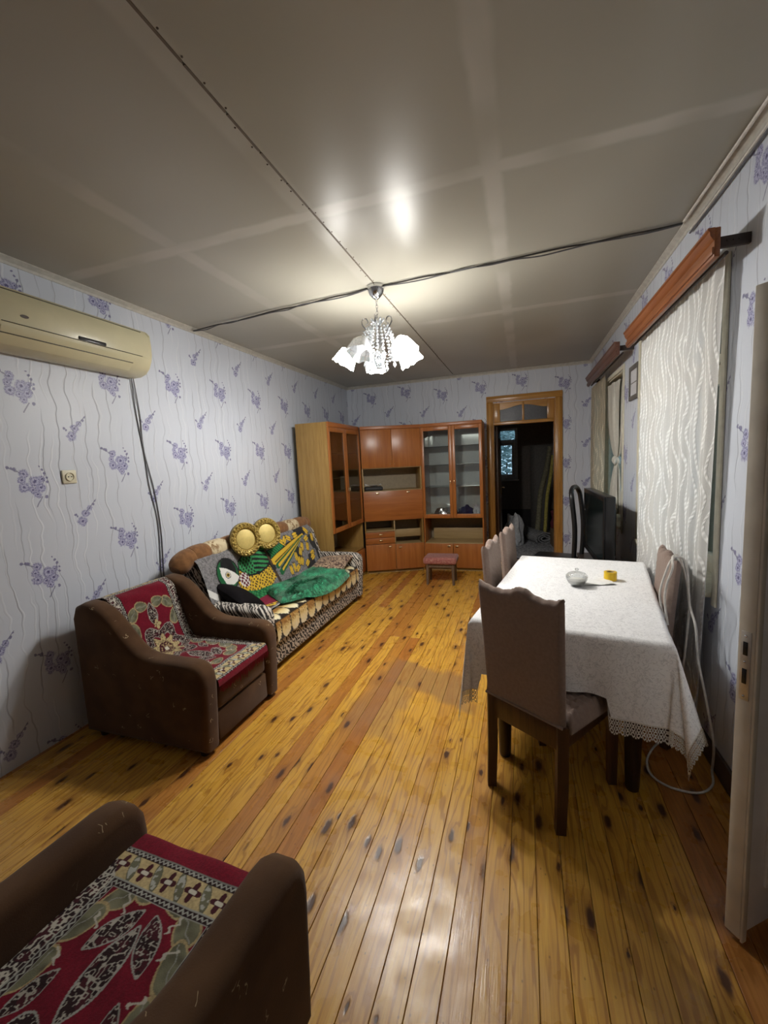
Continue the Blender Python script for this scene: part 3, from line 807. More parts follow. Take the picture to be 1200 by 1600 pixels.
part('strand', tube(smoothpath([(W - .012, 2.76, H - .066), (W - .010, 2.3, H - .072), (W - .012, 1.5, H - .066), (W - .010, .5, H - .07), (W - .010, -.6, H - .066)], 8), 0.005, 7), M_WIREG, t)

# ================================================================== air conditioner and sockets on the left wall
ac = thing('air_conditioner', 'cream split air conditioner mounted high on the left wall', 'air conditioner', (0, 1.90, 2.18))
M_AC = plain('yellowed_cream_plastic', (0.60, 0.555, 0.37), 0.28, 0.5, var=0.05, scale=6.0, bs=0.02)
M_ACD = plain('dim_vent_plastic', (0.10, 0.095, 0.07), 0.5)
apr = [(0.001, 0.02), (0.001, 0.30), (0.13, 0.30), (0.185, 0.292), (0.205, 0.27), (0.21, 0.20), (0.208, 0.14), (0.198, 0.10), (0.175, 0.055), (0.14, 0.022), (0.09, 0.006), (0.03, 0.006)]
part('body', prism(apr, 'y', -0.47, 0.455, 0.022, 3), M_AC, ac)
part('front_panel', prism([(0.19, 0.287), (0.2085, 0.268), (0.2135, 0.20), (0.2115, 0.145), (0.205, 0.118), (0.195, 0.118), (0.195, 0.28)], 'y', -0.455, 0.42, 0.004), M_AC, ac)
part('top_slot', rbox(0.199, 0.2075, -0.44, 0.37, 0.272, 0.277, 0.001), M_ACD, ac)
part('louver', prism([(0.203, 0.098), (0.184, 0.058), (0.15, 0.022), (0.146, 0.026), (0.178, 0.062), (0.196, 0.100)], 'y', -0.44, 0.30, 0.002), M_AC, ac)
part('air_slot', join(rbox(0.176, 0.1925, -0.44, 0.30, 0.0645, 0.069, 0.001), rbox(0.2075, 0.2135, -0.44, 0.36, 0.1165, 0.1195, 0.001)), M_ACD, ac)
part('display', rbox(0.207, 0.2145, -0.062, 0.105, 0.122, 0.141, 0.004), M_BLACK, ac, 'black display strip')
part('badge', prism([(0.02 * math.cos(t) - 0.335, 0.1625 + 0.008 * math.sin(t)) for t in np.linspace(0, 2 * PI, 16, endpoint=False)], 'x', 0.206, 0.2145), plain('dark_badge', (0.10, 0.085, 0.08), 0.3, metal=0.5), ac, 'small dark oval badge')
t = thing('air_conditioner_cable', 'two dark cables hanging down the wall from the air conditioner', 'cable')
part('strand', tube(smoothpath([(0.012, 2.335, 2.19), (0.007, 2.345, 1.95), (0.007, 2.375, 1.66), (0.007, 2.385, 1.45), (0.007, 2.425, 1.15), (0.007, 2.40, 0.72), (0.007, 2.40, 0.40)], 8), 0.0036, 7), M_WIREG, t)
part('strand', tube(smoothpath([(0.012, 2.35, 2.19), (0.007, 2.375, 1.93), (0.009, 2.372, 1.70), (0.007, 2.425, 1.40), (0.007, 2.445, 1.10), (0.007, 2.425, 0.72), (0.007, 2.425, 0.40)], 8), 0.0036, 7), M_WIREG, t)
def socket(loc, rz, label):
    s = thing('wall_socket', label, 'socket', loc, rz)
    M_SO = plain('ivory_socket_plastic', (0.66, 0.62, 0.47), 0.35, var=0.05)
    part('plate', rbox(0.0008, 0.012, -0.042, 0.042, -0.04, 0.04, 0.006, 3), M_SO, s)
    o = part('outlet', lathe([(0.026, 0.0), (0.026, 0.008), (0.022, 0.008), (0.02, 0.002), (0.001, 0.002)], 20), M_SO, s)
    o.rotation_euler = (0, PI / 2, 0); o.location = (0.011, 0.0, 0)
    part('pin_hole', join(ball((0.0145, -.009, 0), .0034, 8, 4), ball((0.0145, .009, 0), .0034, 8, 4)), M_BLACK, s)
    return s
socket((0, 1.824, 1.532), 0, 'ivory wall socket on the blue wallpaper under the air conditioner')
socket((W, 1.88, 1.415), PI, 'ivory wall socket beside the white door leaf')

# ================================================================== wall unit
def handle(x, z, parent, y=-0.018, vert=False, mat=None):
    if vert: vf = join(tube([(x, 0, z - .02), (x, y, z - .02), (x, y - .004, z), (x, y, z + .02), (x, 0, z + .02)], 0.004, 6))
    else: vf = rbox(x - .022, x + .022, y, 0.0005, z - .009, z + .009, 0.004)
    return part('handle', vf, mat or M_BRASS, parent)
HU = 2.012
M_CABBACK = plain('grey_brown_back_board', (0.27, 0.215, 0.14), 0.6, var=0.06)
def glass_door(u, x0, x1, z0, z1, hx, arch=False):
    s = 0.042
    d = part('glass_door', join(rbox(x0, x0 + s, -0.020, -0.001, z0, z1, .003), rbox(x1 - s, x1, -0.020, -0.001, z0, z1, .003), rbox(x0 + s, x1 - s, -0.020, -0.001, z0, z0 + s + .012, .003), rbox(x0 + s, x1 - s, -0.020, -0.001, z1 - s - .01, z1, .003)), M_CAB, u)
    part('pane', box(x0 + s - .004, x1 - s + .004, -0.010, -0.007, z0 + s, z1 - s), M_CABGLASS, d)
    h = handle(hx, (z0 + z1) / 2 - 0.13, d, vert=True); h.location = (0, -0.02, 0)
    return d
def flat_door(u, name, x0, x1, z0, z1, hx=None, hz=None, mat=None):
    d = part(name, rbox(x0 + .0015, x1 - .0015, -0.018, -0.0005, z0 + .0015, z1 - .0015, .003), mat or M_CAB, u)
    for q in (hx if isinstance(hx, (list, tuple)) else [hx] if hx is not None else []):
        h = handle(q, hz, d); h.location = (0, -0.018, 0)
    return d
# --- unit with oak-print side, against the left wall, facing +x
uA = thing('display_cabinet', 'corner display cabinet with yellowish oak side and two narrow glass doors', 'cabinet', (0.50, 4.37, 0), PI / 2, 'wall unit')
wA, dA = 0.945, 0.395
part('side_panel', rbox(0, .018, .0, dA, 0, HU - .001, .002), M_CAB_SIDE, uA, 'yellowish oak-print side panel')
part('side_panel', rbox(wA - .018, wA, .0, dA, 0, HU - .001, .002), M_CAB_SIDE, uA)
part('top_panel', rbox(.0185, wA - .0185, .002, dA, HU - .02, HU - .001, .002), M_CAB_SIDE, uA)
part('cornice', rbox(0, wA, -0.02, -.0005, HU - .055, HU, .003), M_CAB_H, uA)
part('back_board', box(.0185, wA - .0185, dA - .008, dA - .001, .02, HU - .021), M_CABBACK, uA)
part('bottom_panel', rbox(.0185, wA - .0185, .002, dA - .009, .735, .753, .002), M_CAB_SIDE, uA)
for z in (1.05, 1.36, 1.66): part('shelf', rbox(.0185, wA - .0185, .03, dA - .009, z, z + .012, .002), M_CAB_IN, uA)
glass_door(uA, .0, wA / 2 - .001, .735, HU - .056, wA / 2 - .022); glass_door(uA, wA / 2 + .001, wA, .735, HU - .056, wA / 2 + .022)
part('lower_shelf', rbox(.0185, wA - .0185, .002, dA - .009, .375, .393, .002), M_CAB_SIDE, uA)
flat_door(uA, 'door', 0, wA / 2, .06, .375, wA / 2 - .06, .34); flat_door(uA, 'door', wA / 2, wA, .06, .375, wA / 2 + .06, .34)
part('plinth', box(.02, wA - .02, .03, .045, .0, .06), M_CAB_IN, uA)

# --- angled middle unit
aB = math.atan2(5.66 - 5.33, 1.265 - 0.52); wB, dB_ = 0.812, 0.36
uB = thing('bureau_cabinet', 'angled middle cabinet with drop-front flap, two small drawers and open niches', 'cabinet', (0.521, 5.335, 0), aB, 'wall unit')
for x in (0.0, wB - .018): part('side_panel', rbox(x, x + .018, .0, dB_, 0, HU - .001, .002), M_CAB_SIDE, uB)
part('top_panel', rbox(.0185, wB - .0185, .002, dB_, HU - .02, HU - .001, .002), M_CAB, uB)
part('cornice', rbox(0, wB, -0.02, -.0005, HU - .045, HU, .003), M_CAB_H, uB)
part('back_board', box(.0185, wB - .0185, dB_ - .008, dB_ - .001, .02, HU - .021), M_CABBACK, uB)
for z, nm in ((1.445, 'shelf'), (1.13, 'shelf'), (.73, 'shelf'), (.372, 'shelf')): part(nm, rbox(.0185, wB - .0185, .002, dB_ - .009, z, z + .016, .002), M_CAB_IN, uB)
flat_door(uB, 'upper_door', 0, wB / 2 + .01, 1.455, HU - .046); flat_door(uB, 'upper_door', wB / 2 + .01, wB, 1.455, HU - .046)
for x in (wB / 2 - .02, wB / 2 + .04):
    part('key_hole', tube([(x, -0.0185, 1.50), (x, -0.021, 1.50)], 0.006, 8), M_CABBACK, uB)
flat_door(uB, 'drop_front', 0, wB, .735, 1.14, [.195, .615], 1.112, M_CAB_H)
part('divider', rbox(.402, .418, .002, dB_ - .009, .075, .729, .002), M_CAB_IN, uB)
flat_door(uB, 'drawer', 0.0, .408, .50, .582, .21, .545, M_CAB_H); flat_door(uB, 'drawer', 0.0, .408, .416, .498, .21, .462, M_CAB_H)
part('drawer_shelf', rbox(.0185, .4015, .002, dB_ - .009, .583, .596, .002), M_CAB_IN, uB)
flat_door(uB, 'lower_door', 0.0, .41, .045, .412, .335, .372); flat_door(uB, 'lower_door', .412, wB, .045, .40, .475, .355)
part('inner_board', rbox(.42, wB - .02, .14, .152, .47, .58, .002), M_CAB_IN, uB, 'pale loose board standing in the niche')
part('plinth', box(.02, wB - .02, .03, .045, .0, .045), M_CAB_IN, uB)

# --- right unit with two glass doors
wC, dC = 0.815, 0.45
uC = thing('glazed_cabinet', 'cabinet with two wide glass doors beside the pine doorway', 'cabinet', (1.268, 5.672, 0), 0.012, 'wall unit')
for x in (0.0, wC - .018): part('side_panel', rbox(x, x + .018, .0, dC, 0, HU - .001, .002), M_CAB, uC)
part('top_panel', rbox(.0185, wC - .0185, .002, dC, HU - .02, HU - .001, .002), M_CAB, uC)
part('cornice', rbox(0, wC, -0.02, -.0005, HU - .045, HU, .003), M_CAB_H, uC)
M_MIRR = plain('clouded_mirror', (0.80, 0.85, 0.82), 0.10, metal=0.45, var=0.04, scale=3.0, bs=0.0)
part('back_board', box(.0185, wC - .0185, dC - .008, dC - .001, .02, .729), M_CABBACK, uC)
part('mirror_back', box(.0185, wC - .0185, dC - .008, dC - .001, .75, HU - .021), M_MIRR, uC, 'mirrored back')
for z in (.73, .372): part('shelf', rbox(.0185, wC - .0185, .002, dC - .009, z, z + .018, .002), M_CAB_IN, uC)
M_SHG = glass_mat('shelf_glass', (0.80, 0.88, 0.86), 0.2)
for z in (1.15, 1.45, 1.70): part('glass_shelf', rbox(.0185, wC - .0185, .05, dC - .01, z, z + .007, .001), M_SHG, uC)
glass_door(uC, .0, wC / 2 + .01, .735, HU - .046, wC / 2 - .014); glass_door(uC, wC / 2 + .012, wC, .735, HU - .046, wC / 2 + .036)
flat_door(uC, 'lower_door', .0, .40, .045, .383, .345, .348); flat_door(uC, 'lower_door', .402, wC, .045, .383, .455, .348)
part('inner_board', rbox(.08, wC - .02, .30, .312, .391, .55, .002), M_CAB_IN, uC, 'pale loose board standing in the niche')
part('plinth', box(.02, wC - .02, .03, .045, .0, .045), M_CAB_IN, uC)
# things in the cabinets
def Bpt(x, y, z): return tuple(T(0.521, 5.335, 0) @ Rz(aB) @ Vector((x, y, z)))
def crumple(name, label, cat, c, r, mat, sd, sq=(1, 1, .7), n=22):
    r_ = random.Random(sd); ph = [r_.random() * 6 for _ in range(8)]
    v, f = ball((0, 0, 0), 1.0, n, n // 2); out = []
    for x, y, z in v:
        d = 1 + .16 * math.sin(5 * x + ph[0]) * math.sin(6 * y + ph[1]) + .13 * math.sin(9 * z + 7 * x + ph[2]) + .09 * math.sin(14 * y + ph[3]) * math.sin(13 * x + ph[4])
        out.append((c[0] + x * d * r * sq[0], c[1] + y * d * r * sq[1], c[2] + max(z * d * sq[2], -.5 * sq[2]) * r + .5 * sq[2] * r))
    return single(name, (out, f), mat, label, cat, angle=25)
M_FOIL = plain('crinkled_foil', (0.75, 0.76, 0.78), 0.22, metal=0.9, var=0.1, scale=60, bs=0.8)
bag = thing('folded_bag', 'black pouch with white paper on top in the open niche', 'bag', Bpt(.09, .10, 1.1465), aB)
part('pouch', rbox(-.06, .19, -.06, .10, 0, .055, .02, 3), plain('black_pouch', (0.02, 0.02, 0.022), 0.6), bag)
part('paper', xf(grid(lambda u, v: (-.05 + .22 * u, -.055 + .13 * v, .066 + .022 * math.sin(5 * u + 2) * math.sin(3 * v) + .012), 10, 8), Matrix.Identity(4)), plain('white_paper', (0.75, 0.74, 0.72), 0.6), bag)
crumple('foil_bundle', 'crumpled silver foil bundle behind the left glass door', 'foil', (1.52, 5.85, .7485), .085, M_FOIL, 3, (1.5, .8, .85))
crumple('foil_bundle', 'small crumpled silver foil ball beside the larger foil bundle', 'foil', (1.675, 5.90, .7485), .045, M_FOIL, 8, (1, 1, 1.2))
crumple('cloth_bundle', 'dark blue cloth bundle behind the right glass door', 'cloth', (1.83, 5.86, .7485), .075, plain('navy_cloth', (0.012, 0.016, 0.075), 0.8), 5, (1.3, .9, 1.1))
crumple('plastic_bag', 'white plastic bag beside the blue cloth bundle', 'bag', (1.985, 5.83, .7485), .062, plain('white_plastic_bag', (0.55, 0.56, 0.60), 0.35), 9, (.9, .8, 1.5))

# ================================================================== stool
st = thing('footstool', 'small low stool with a faded pink cushioned top before the cabinets', 'stool', (1.605, 5.10, 0), 0.03)
g = G('faded_pink_velour'); nz = g.noise(g.obj(), 55, 3.0); nz2 = g.noise(g.obj(), 14, 2.0)
M_PINK = g.done(g.bsdf(g.mix(nz.ss(.4, .7), (0.27, 0.085, 0.075), g.mix(nz2, (0.36, 0.15, 0.12), (0.42, 0.22, 0.17))), 0.85, 0.2, bump=nz, bs=0.4, sheen=0.2))
part('seat', rbox(-.205, .205, -.15, .15, .255, .345, .035, 4), M_PINK, st)
for sx in (-1, 1):
    for sy in (-1, 1):
        part('leg', tube([(sx * .155, sy * .105, .256), (sx * .16, sy * .11, .0)], [.021, .016], 8), M_STOOLW, st)
part('apron_rail', rbox(-.15, .15, -.115, -.10, .215, .254, .003), M_STOOLW, st); part('apron_rail', rbox(-.15, .15, .10, .115, .215, .254, .003), M_STOOLW, st)

# ================================================================== armchairs
g = G('brown_velour'); P = g.obj(); x, y, z = g.sep(P)
n1 = g.noise(P, 6.0, 3.0); n2 = g.noise(P, 260.0, 2.0)
c = g.mix(n1.ss(.3, .7), (0.060, 0.028, 0.012), (0.092, 0.046, 0.020))
vd, vc = g.vor(P, 15.0)                       # sparse woven sprigs
off = g.noise(P, 45.0, 1.0)
tw = (vd + (off - .5) * .34)
spr = vd.ss(0.20, 0.24, 1.0, 0.0) * g.sep(vc)[0].ss(0.45, 0.5) * (g.noise(P, 38.0, 1.0) - .5).abs().ss(.012, .03, 1.0, 0.0)
c = g.mix(spr * .75, c, (0.42, 0.33, 0.20))
M_VELOUR = g.done(g.bsdf(c, 0.9, 0.15, bump=n2, bs=0.25, bd=0.002, sheen=0.12))

def cloth_col(name, rough=0.9, bs=0.35, fine=320.0, sheen=0.1):
    g = G(name); nz = g.noise(g.obj(), fine, 2.0)
    return g.done(g.bsdf(g.attr('Col'), rough, 0.15, bump=nz, bs=bs, bd=0.003, sheen=sheen))
M_PRINT = cloth_col('printed_cloth')

def tapestry(u, v, Wd, Ln, hem):
    """crimson carpet-weave throw: red hem, guard stripes, cream tulip border, leaves, lobed medallion, cream flower"""
    C = np.zeros(u.shape + (3,))
    RED = np.array([0.155, 0.004, 0.016]); DK = np.array([0.022, 0.008, 0.010]); CREAM = np.array([0.50, 0.39, 0.20])
    SIL = np.array([0.40, 0.40, 0.36]); LEAF = np.array([0.155, 0.15, 0.095]); WHITE = np.array([0.58, 0.54, 0.46]); BUR = np.array([0.06, 0.010, 0.016])
    C[:] = RED
    def put(mask, col): C[mask] = col if not isinstance(col, np.ndarray) or col.ndim == 1 else col[mask]
    sp = vnoise(u * 230 + 50, v * 230 + 20); sp2 = vnoise(u * 115, v * 115 + 9); sp3 = vnoise(u * 60 + 7, v * 60)
    C *= (0.8 + 0.4 * sp)[..., None]
    line = np.abs(sp2 - .5) < .075                     # lacework: thin pale tracery on a dark ground
    lace = np.where(line[..., None], WHITE * .70, np.where((sp3 > .55)[..., None], BUR, DK))
    blace = np.where((np.abs(sp2 - .5) < .13)[..., None], WHITE * .90, np.where((sp3 > .5)[..., None], BUR, DK))
    e = Wd / 2 - np.abs(u); vf_ = np.maximum(v - hem + .052, 0); vb_ = Ln - .12 - v
    d = np.minimum(np.minimum(e + .088, vf_), vb_)
    sidem = (e + .088 < np.minimum(vf_, vb_)); along = np.where(sidem, v, u)
    mc = .62; ang = np.arctan2(v - mc, u); r = np.hypot(u, v - mc)
    def ell(cx, cy, ax, ay, ro):
        a_ = (u - cx) * math.cos(ro) + (v - cy) * math.sin(ro); b_ = (v - cy) * math.cos(ro) - (u - cx) * math.sin(ro)
        return a_ / ax, b_ / ay
    # lobed ring of dark lace with a pale edge
    R0 = .150 * (1 + .17 * np.cos(6 * ang + .4)); R1 = R0 * .64
    put((r < R0 + .005) & (r > R1 - .004), SIL * .85); put((r < R0) & (r > R1), lace)
    # flame-shaped lace leaves in the field
    for cx, cy, ax, ay, ro in ((.0, .36, .034, .100, .0), (-.055, .285, .026, .066, .55), (.055, .285, .026, .066, -.55), (0, .86, .030, .075, 0), (-.115, .44, .020, .055, .35), (.115, .44, .020, .055, -.35)):
        a_, b_ = ell(cx, cy, ax, ay, ro); q = np.abs(a_) + b_ * b_
        put((q < 1.16) & (np.abs(b_) < 1.04), SIL * .8); put((q < 1) & (np.abs(b_) < .97), lace)
    # grey-green leaves with pale rims along the border
    for s in (-1, 1):
        for cx, cy, ax, ay, ro in ((.060, .185, .040, .030, -.15), (.118, .225, .044, .030, .75), (.150, .30, .052, .030, 1.15), (.160, .41, .050, .026, 1.35), (.150, .80, .050, .03, 1.2), (.130, .90, .045, .03, -.9), (.06, .93, .040, .03, .1), (.160, .53, .045, .024, 1.5)):
            a_, b_ = ell(cx * s, cy, ax, ay, ro * s); q = np.hypot(a_, b_ * (1 + .25 * a_))
            put(q < 1.13, CREAM * .8 * (.7 + .5 * sp)[..., None]); put(q < .97, LEAF * (0.55 + .9 * sp3)[..., None])
            put((q < .9) & (np.abs(b_ + .12 * np.sin(a_ * 6)) < .05), SIL * .7)
        # white tendrils between the leaves
        for (x0, y0, x1, y1) in ((.095, .20, .075, .25), (.135, .27, .105, .30), (.145, .36, .12, .385)):
            dd, t = segd(u + .006 * np.sin(v * 260), v, (x0 * s, y0), (x1 * s, y1)); put(dd < .0035, WHITE * .8)
    # cream flower
    fl = .085 * (1 + .22 * np.cos(9 * ang))
    put(r < fl + .004, DK); put(r < fl, np.where((np.abs(sp2 - .5) > .08)[..., None], CREAM * 1.0, CREAM * .3)); put(r < .05, np.where((np.abs(sp2 - .5) < .12)[..., None], CREAM * .8, BUR)); put(r < .014, WHITE * np.ones_like(C))
    sm = np.hypot(u - .01, (v - .79) * .8); put(sm < .022 * (1 + .25 * np.cos(5 * np.arctan2(v - .79, u))), np.where((sp2 > .35)[..., None], CREAM, CREAM * .4))
    # inner guard stripe
    zz = np.abs(((along * 62) % 1) - .5) * 2
    put(d < .156, SIL * .85); put(d < .153, DK); put((d < .153) & (np.abs(d - .141 - .008 * zz) < .0026), SIL); put(d < .137, SIL * .85)
    # cream border with tulips and silver paisleys
    put(d < .134, CREAM * (0.8 + .4 * sp)[..., None])
    t = ((along + .02) % .088) - .044; mid = d - .099
    pa = np.arctan2(mid, t); pr = np.hypot(t, mid)
    put((d < .134) & (pr < .020 * (1 + .42 * np.cos(4 * pa))), BUR); put((d < .134) & (pr < .009 * (1 + .4 * np.cos(2 * pa))), WHITE * np.ones_like(C))
    t2 = (along + .064) % .088 - .044; q = np.hypot((t2 + mid * .5) / .013, mid / .032)
    put((d < .134) & (q < 1.15), LEAF * .8); put((d < .134) & (q < .95), np.where((sp2 > .5)[..., None], SIL, LEAF))
    side = sidem & (d < .134); put(side, blace)
    # outer guard stripe and plain red hem
    put(d < .066, DK); put((d < .066) & (np.abs(d - .055 - .008 * zz) < .0026), SIL); put(d < .053, SIL * .5); put(d < .050, RED * 1.1 * (0.75 + .5 * sp)[..., None])
    return C * .9

def arm_vf(y0, y1):
    pr = [(.03, .03), (.03, .72), (.06, .79), (.12, .815), (.19, .805), (.26, .775), (.32, .725), (.41, .626), (.45, .585), (.49, .556), (.54, .537), (.60, .528), (.74, .525), (.82, .525), (.87, .518), (.905, .495), (.925, .455), (.93, .40), (.918, .20), (.905, .03)]
    return prism(pr, 'y', y0, y1, .035, 4)
HWD = .352; ATH = .118
def make_armchair(label):
    t = thing('armchair', label, 'armchair', group='brown armchairs')
    part('arm', arm_vf(HWD - ATH, HWD), M_VELOUR, t); part('arm', arm_vf(-HWD, -HWD + ATH), M_VELOUR, t)
    bw = HWD - ATH - .002
    part('backrest', prism([(.05, .06), (.05, .72), (.075, .775), (.12, .795), (.165, .785), (.20, .745), (.315, .35), (.315, .06)], 'y', -bw, bw, .012), M_VELOUR, t)
    part('seat_cushion', rbox(.318, .905, -bw, bw, .205, .395, .04, 4), M_VELOUR, t)
    part('front_panel', rbox(.55, .895, -bw, bw, .035, .202, .012, 2), M_VELOUR, t)
    for sx, sy in ((.12, .3), (.12, -.3), (.85, .3), (.85, -.3)):
        part('foot', lathe([(.024, .0), (.028, .031)], 10, (sx, sy, 0)), M_TABLEW, t)
    return t
A1 = (0.085, 1.998, 0); 
ch1 = make_armchair('brown velour armchair standing against the left wall before the sofa')
ch1.location = A1
A2 = (1.640, -0.025, 0)
ch2 = dup(ch1, A2, PI / 2 - .05, 'brown velour armchair standing alone on the floor, turned towards the cabinets')

def throw(label, loc, rz, res, hem, Wd=.462):
    path = smoothpath([(.9185, 0, .352), (.917, 0, .370), (.910, 0, .386), (.88, 0, .403), (.72, 0, .404), (.50, 0, .404), (.36, 0, .405), (.322, 0, .43), (.30, 0, .47), (.258, 0, .60), (.215, 0, .735), (.185, 0, .785), (.125, 0, .806), (.07, 0, .79), (.042, 0, .72), (.040, 0, .60)], 10)
    cum = [0.0]
    for a, b in zip(path, path[1:]): cum.append(cum[-1] + (b - a).length)
    Ln = cum[-1]
    xs = np.array([p.x for p in path]); zs = np.array([p.z for p in path]); cum = np.array(cum)
    nu = int(Wd / res); nv = int(Ln / res)
    U, V = np.meshgrid(np.linspace(-Wd / 2, Wd / 2, nu + 1), np.linspace(0, Ln, nv + 1))
    wr = .003 * vnoise(U * 22 + 5, V * 13) + .0015 * np.sin(V * 60 + U * 25)
    X = np.interp(V, cum, xs); Z = np.interp(V, cum, zs)
    onback = np.clip((V - .72) / .1, 0, 1)
    X = X + wr * onback + .004; Z = Z + wr + .002
    Yy = U * (1 + 0.0 * V) + .006 * (vnoise(V * 9, U * 0 + 3) - .5)
    P3 = np.stack([X, Yy, Z], -1).reshape(-1, 3)
    F = [(j * (nu + 1) + i, j * (nu + 1) + i + 1, (j + 1) * (nu + 1) + i + 1, (j + 1) * (nu + 1) + i) for j in range(nv) for i in range(nu)]
    t = thing('tapestry_throw', label, 'throw', loc, rz, 'red tapestry throws')
    part('cloth', (P3.tolist(), F), M_PRINT, t, colors=tapestry(U, V, Wd, Ln, hem).reshape(-1, 3), angle=80)
    r_ = random.Random(int(res * 1e5)); fr = []
    for i in range(150):
        yv = -Wd / 2 + Wd * (i + r_.random()) / 150; l = .022 + .034 * r_.random() * (1.4 if 55 < i < 80 else .8); q = (r_.random() - .5) * .014
        fr.append(tube([(.9235, yv, .356), (.926, yv + q * .5, .356 - l * .6), (.925, yv + q, .356 - l)], [.0016, .0018, .0012], 4))
    part('fringe', join(*fr), plain('crimson_fringe', (0.16, 0.004, 0.018), 0.8), t, kind='stuff')
    return t
throw('red tapestry throw over the armchair against the left wall', A1, 0, .0036, .035)
throw('red tapestry throw over the armchair standing alone on the floor', A2, PI / 2 - .05, .0022, .105)

# ================================================================== sofa
g = G('zebra_plush'); P = g.obj(); x, y, z = g.sep(P)
wv = g.wave(g.vec(y * 1.0 + x * .6, z * .8 + x * .7, 0.0), 15.0, 7.5, 2.0, 2.0, 'DIAGONAL')
nz = g.noise(P, 200, 2.0)
c = g.mix(wv.ss(.42, .56), (0.022, 0.019, 0.018), (0.50, 0.46, 0.41))
M_ZEBRA = g.done(g.bsdf(c, .9, .15, bump=nz, bs=.3, sheen=.1))
SY0, SY1 = 2.42, 4.345
sofa = thing('sofa', 'zebra print sofa with a brown and cream bolster along its back', 'sofa', (0.10, (SY0 + SY1) / 2, 0))
so = (SY0 + SY1) / 2
def LS(vf): return mv(vf, -.10, -so, 0)
part('base', LS(rbox(.14, .825, SY0 + .02, SY1 - .02, .05, .31, .02, 3)), M_ZEBRA, sofa)
part('seat_mattress', LS(rbox(.36, .845, SY0 + .145, SY1 - .145, .312, .40, .035, 4)), M_ZEBRA, sofa)
part('backrest', LS(prism([(.13, .06), (.13, .80), (.16, .835), (.25, .835), (.287, .80), (.40, .42), (.355, .31), (.30, .06)], 'y', SY0 + .03, SY1 - .03, .02)), M_ZEBRA, sofa)
def sofa_arm(y0, y1):
    pr = [(.16, .06), (.16, .50), (.19, .54), (.30, .545), (.70, .545), (.80, .54), (.85, .515), (.868, .47), (.862, .30), (.845, .06)]
    return LS(prism(pr, 'y', y0, y1, .035, 4))
part('arm', sofa_arm(SY0, SY0 + .143), M_ZEBRA, sofa); part('arm', sofa_arm(SY1 - .143, SY1), M_ZEBRA, sofa)
for fx, fy in ((.2, SY0 + .1), (.2, SY1 - .1), (.78, SY0 + .1), (.78, SY1 - .1)): part('foot', LS(lathe([(.03, 0), (.03, .052)], 10, (fx, fy, 0))), M_TABLEW, sofa)
M_BOL = plain('tan_velour', (0.20, 0.095, 0.038), .9, .15, var=.2, scale=25, sheen=.15)
g = G('cream_figured_velour'); nz = g.noise(g.obj(), 34, 3.0); nf = g.noise(g.obj(), 8, 2.0)
M_BOLC = g.done(g.bsdf(g.mix((nz.ss(.46, .56)) * nf.ss(.35, .6), (0.56, 0.47, 0.31), (0.22, 0.13, 0.06)), .9, .15, bump=nz, bs=.3, sheen=.1))
def bol_z(yv):
    s = (yv - 2.36) / (4.30 - 2.36); return .866 + .012 * math.sin(PI * s) - .055 * max(0, (.09 - s) / .09) ** 2 - .03 * max(0, (s - .93) / .07) ** 2
cuts = [(2.345, 2.50, M_BOL), (2.50, 2.66, M_BOL), (2.66, 2.86, M_BOLC), (2.86, 3.10, M_BOL), (3.10, 3.60, M_BOL), (3.60, 3.80, M_BOL), (3.80, 4.02, M_BOLC), (4.02, 4.22, M_BOL), (4.22, 4.30, M_BOL)]
for a, b, mt in cuts:
    n = 9; pts = []; rs = []
    for i in range(n):
        t = i / (n - 1); yv = a + (b - a) * t; pts.append((.20, yv, bol_z(yv) + .022)); 
        rr_ = .078 * (1 - .10 * abs(2 * t - 1) ** 4)
        if a < 2.4 and t < .3: rr_ *= (.62 + .38 * (t / .3) ** .5)
        if b > 4.29 and t > .5: rr_ *= (.62 + .38 * ((1 - t) / .5) ** .5)
        rs.append(rr_)
    part('bolster_segment', LS(tube(pts, rs, 18)), mt, sofa)

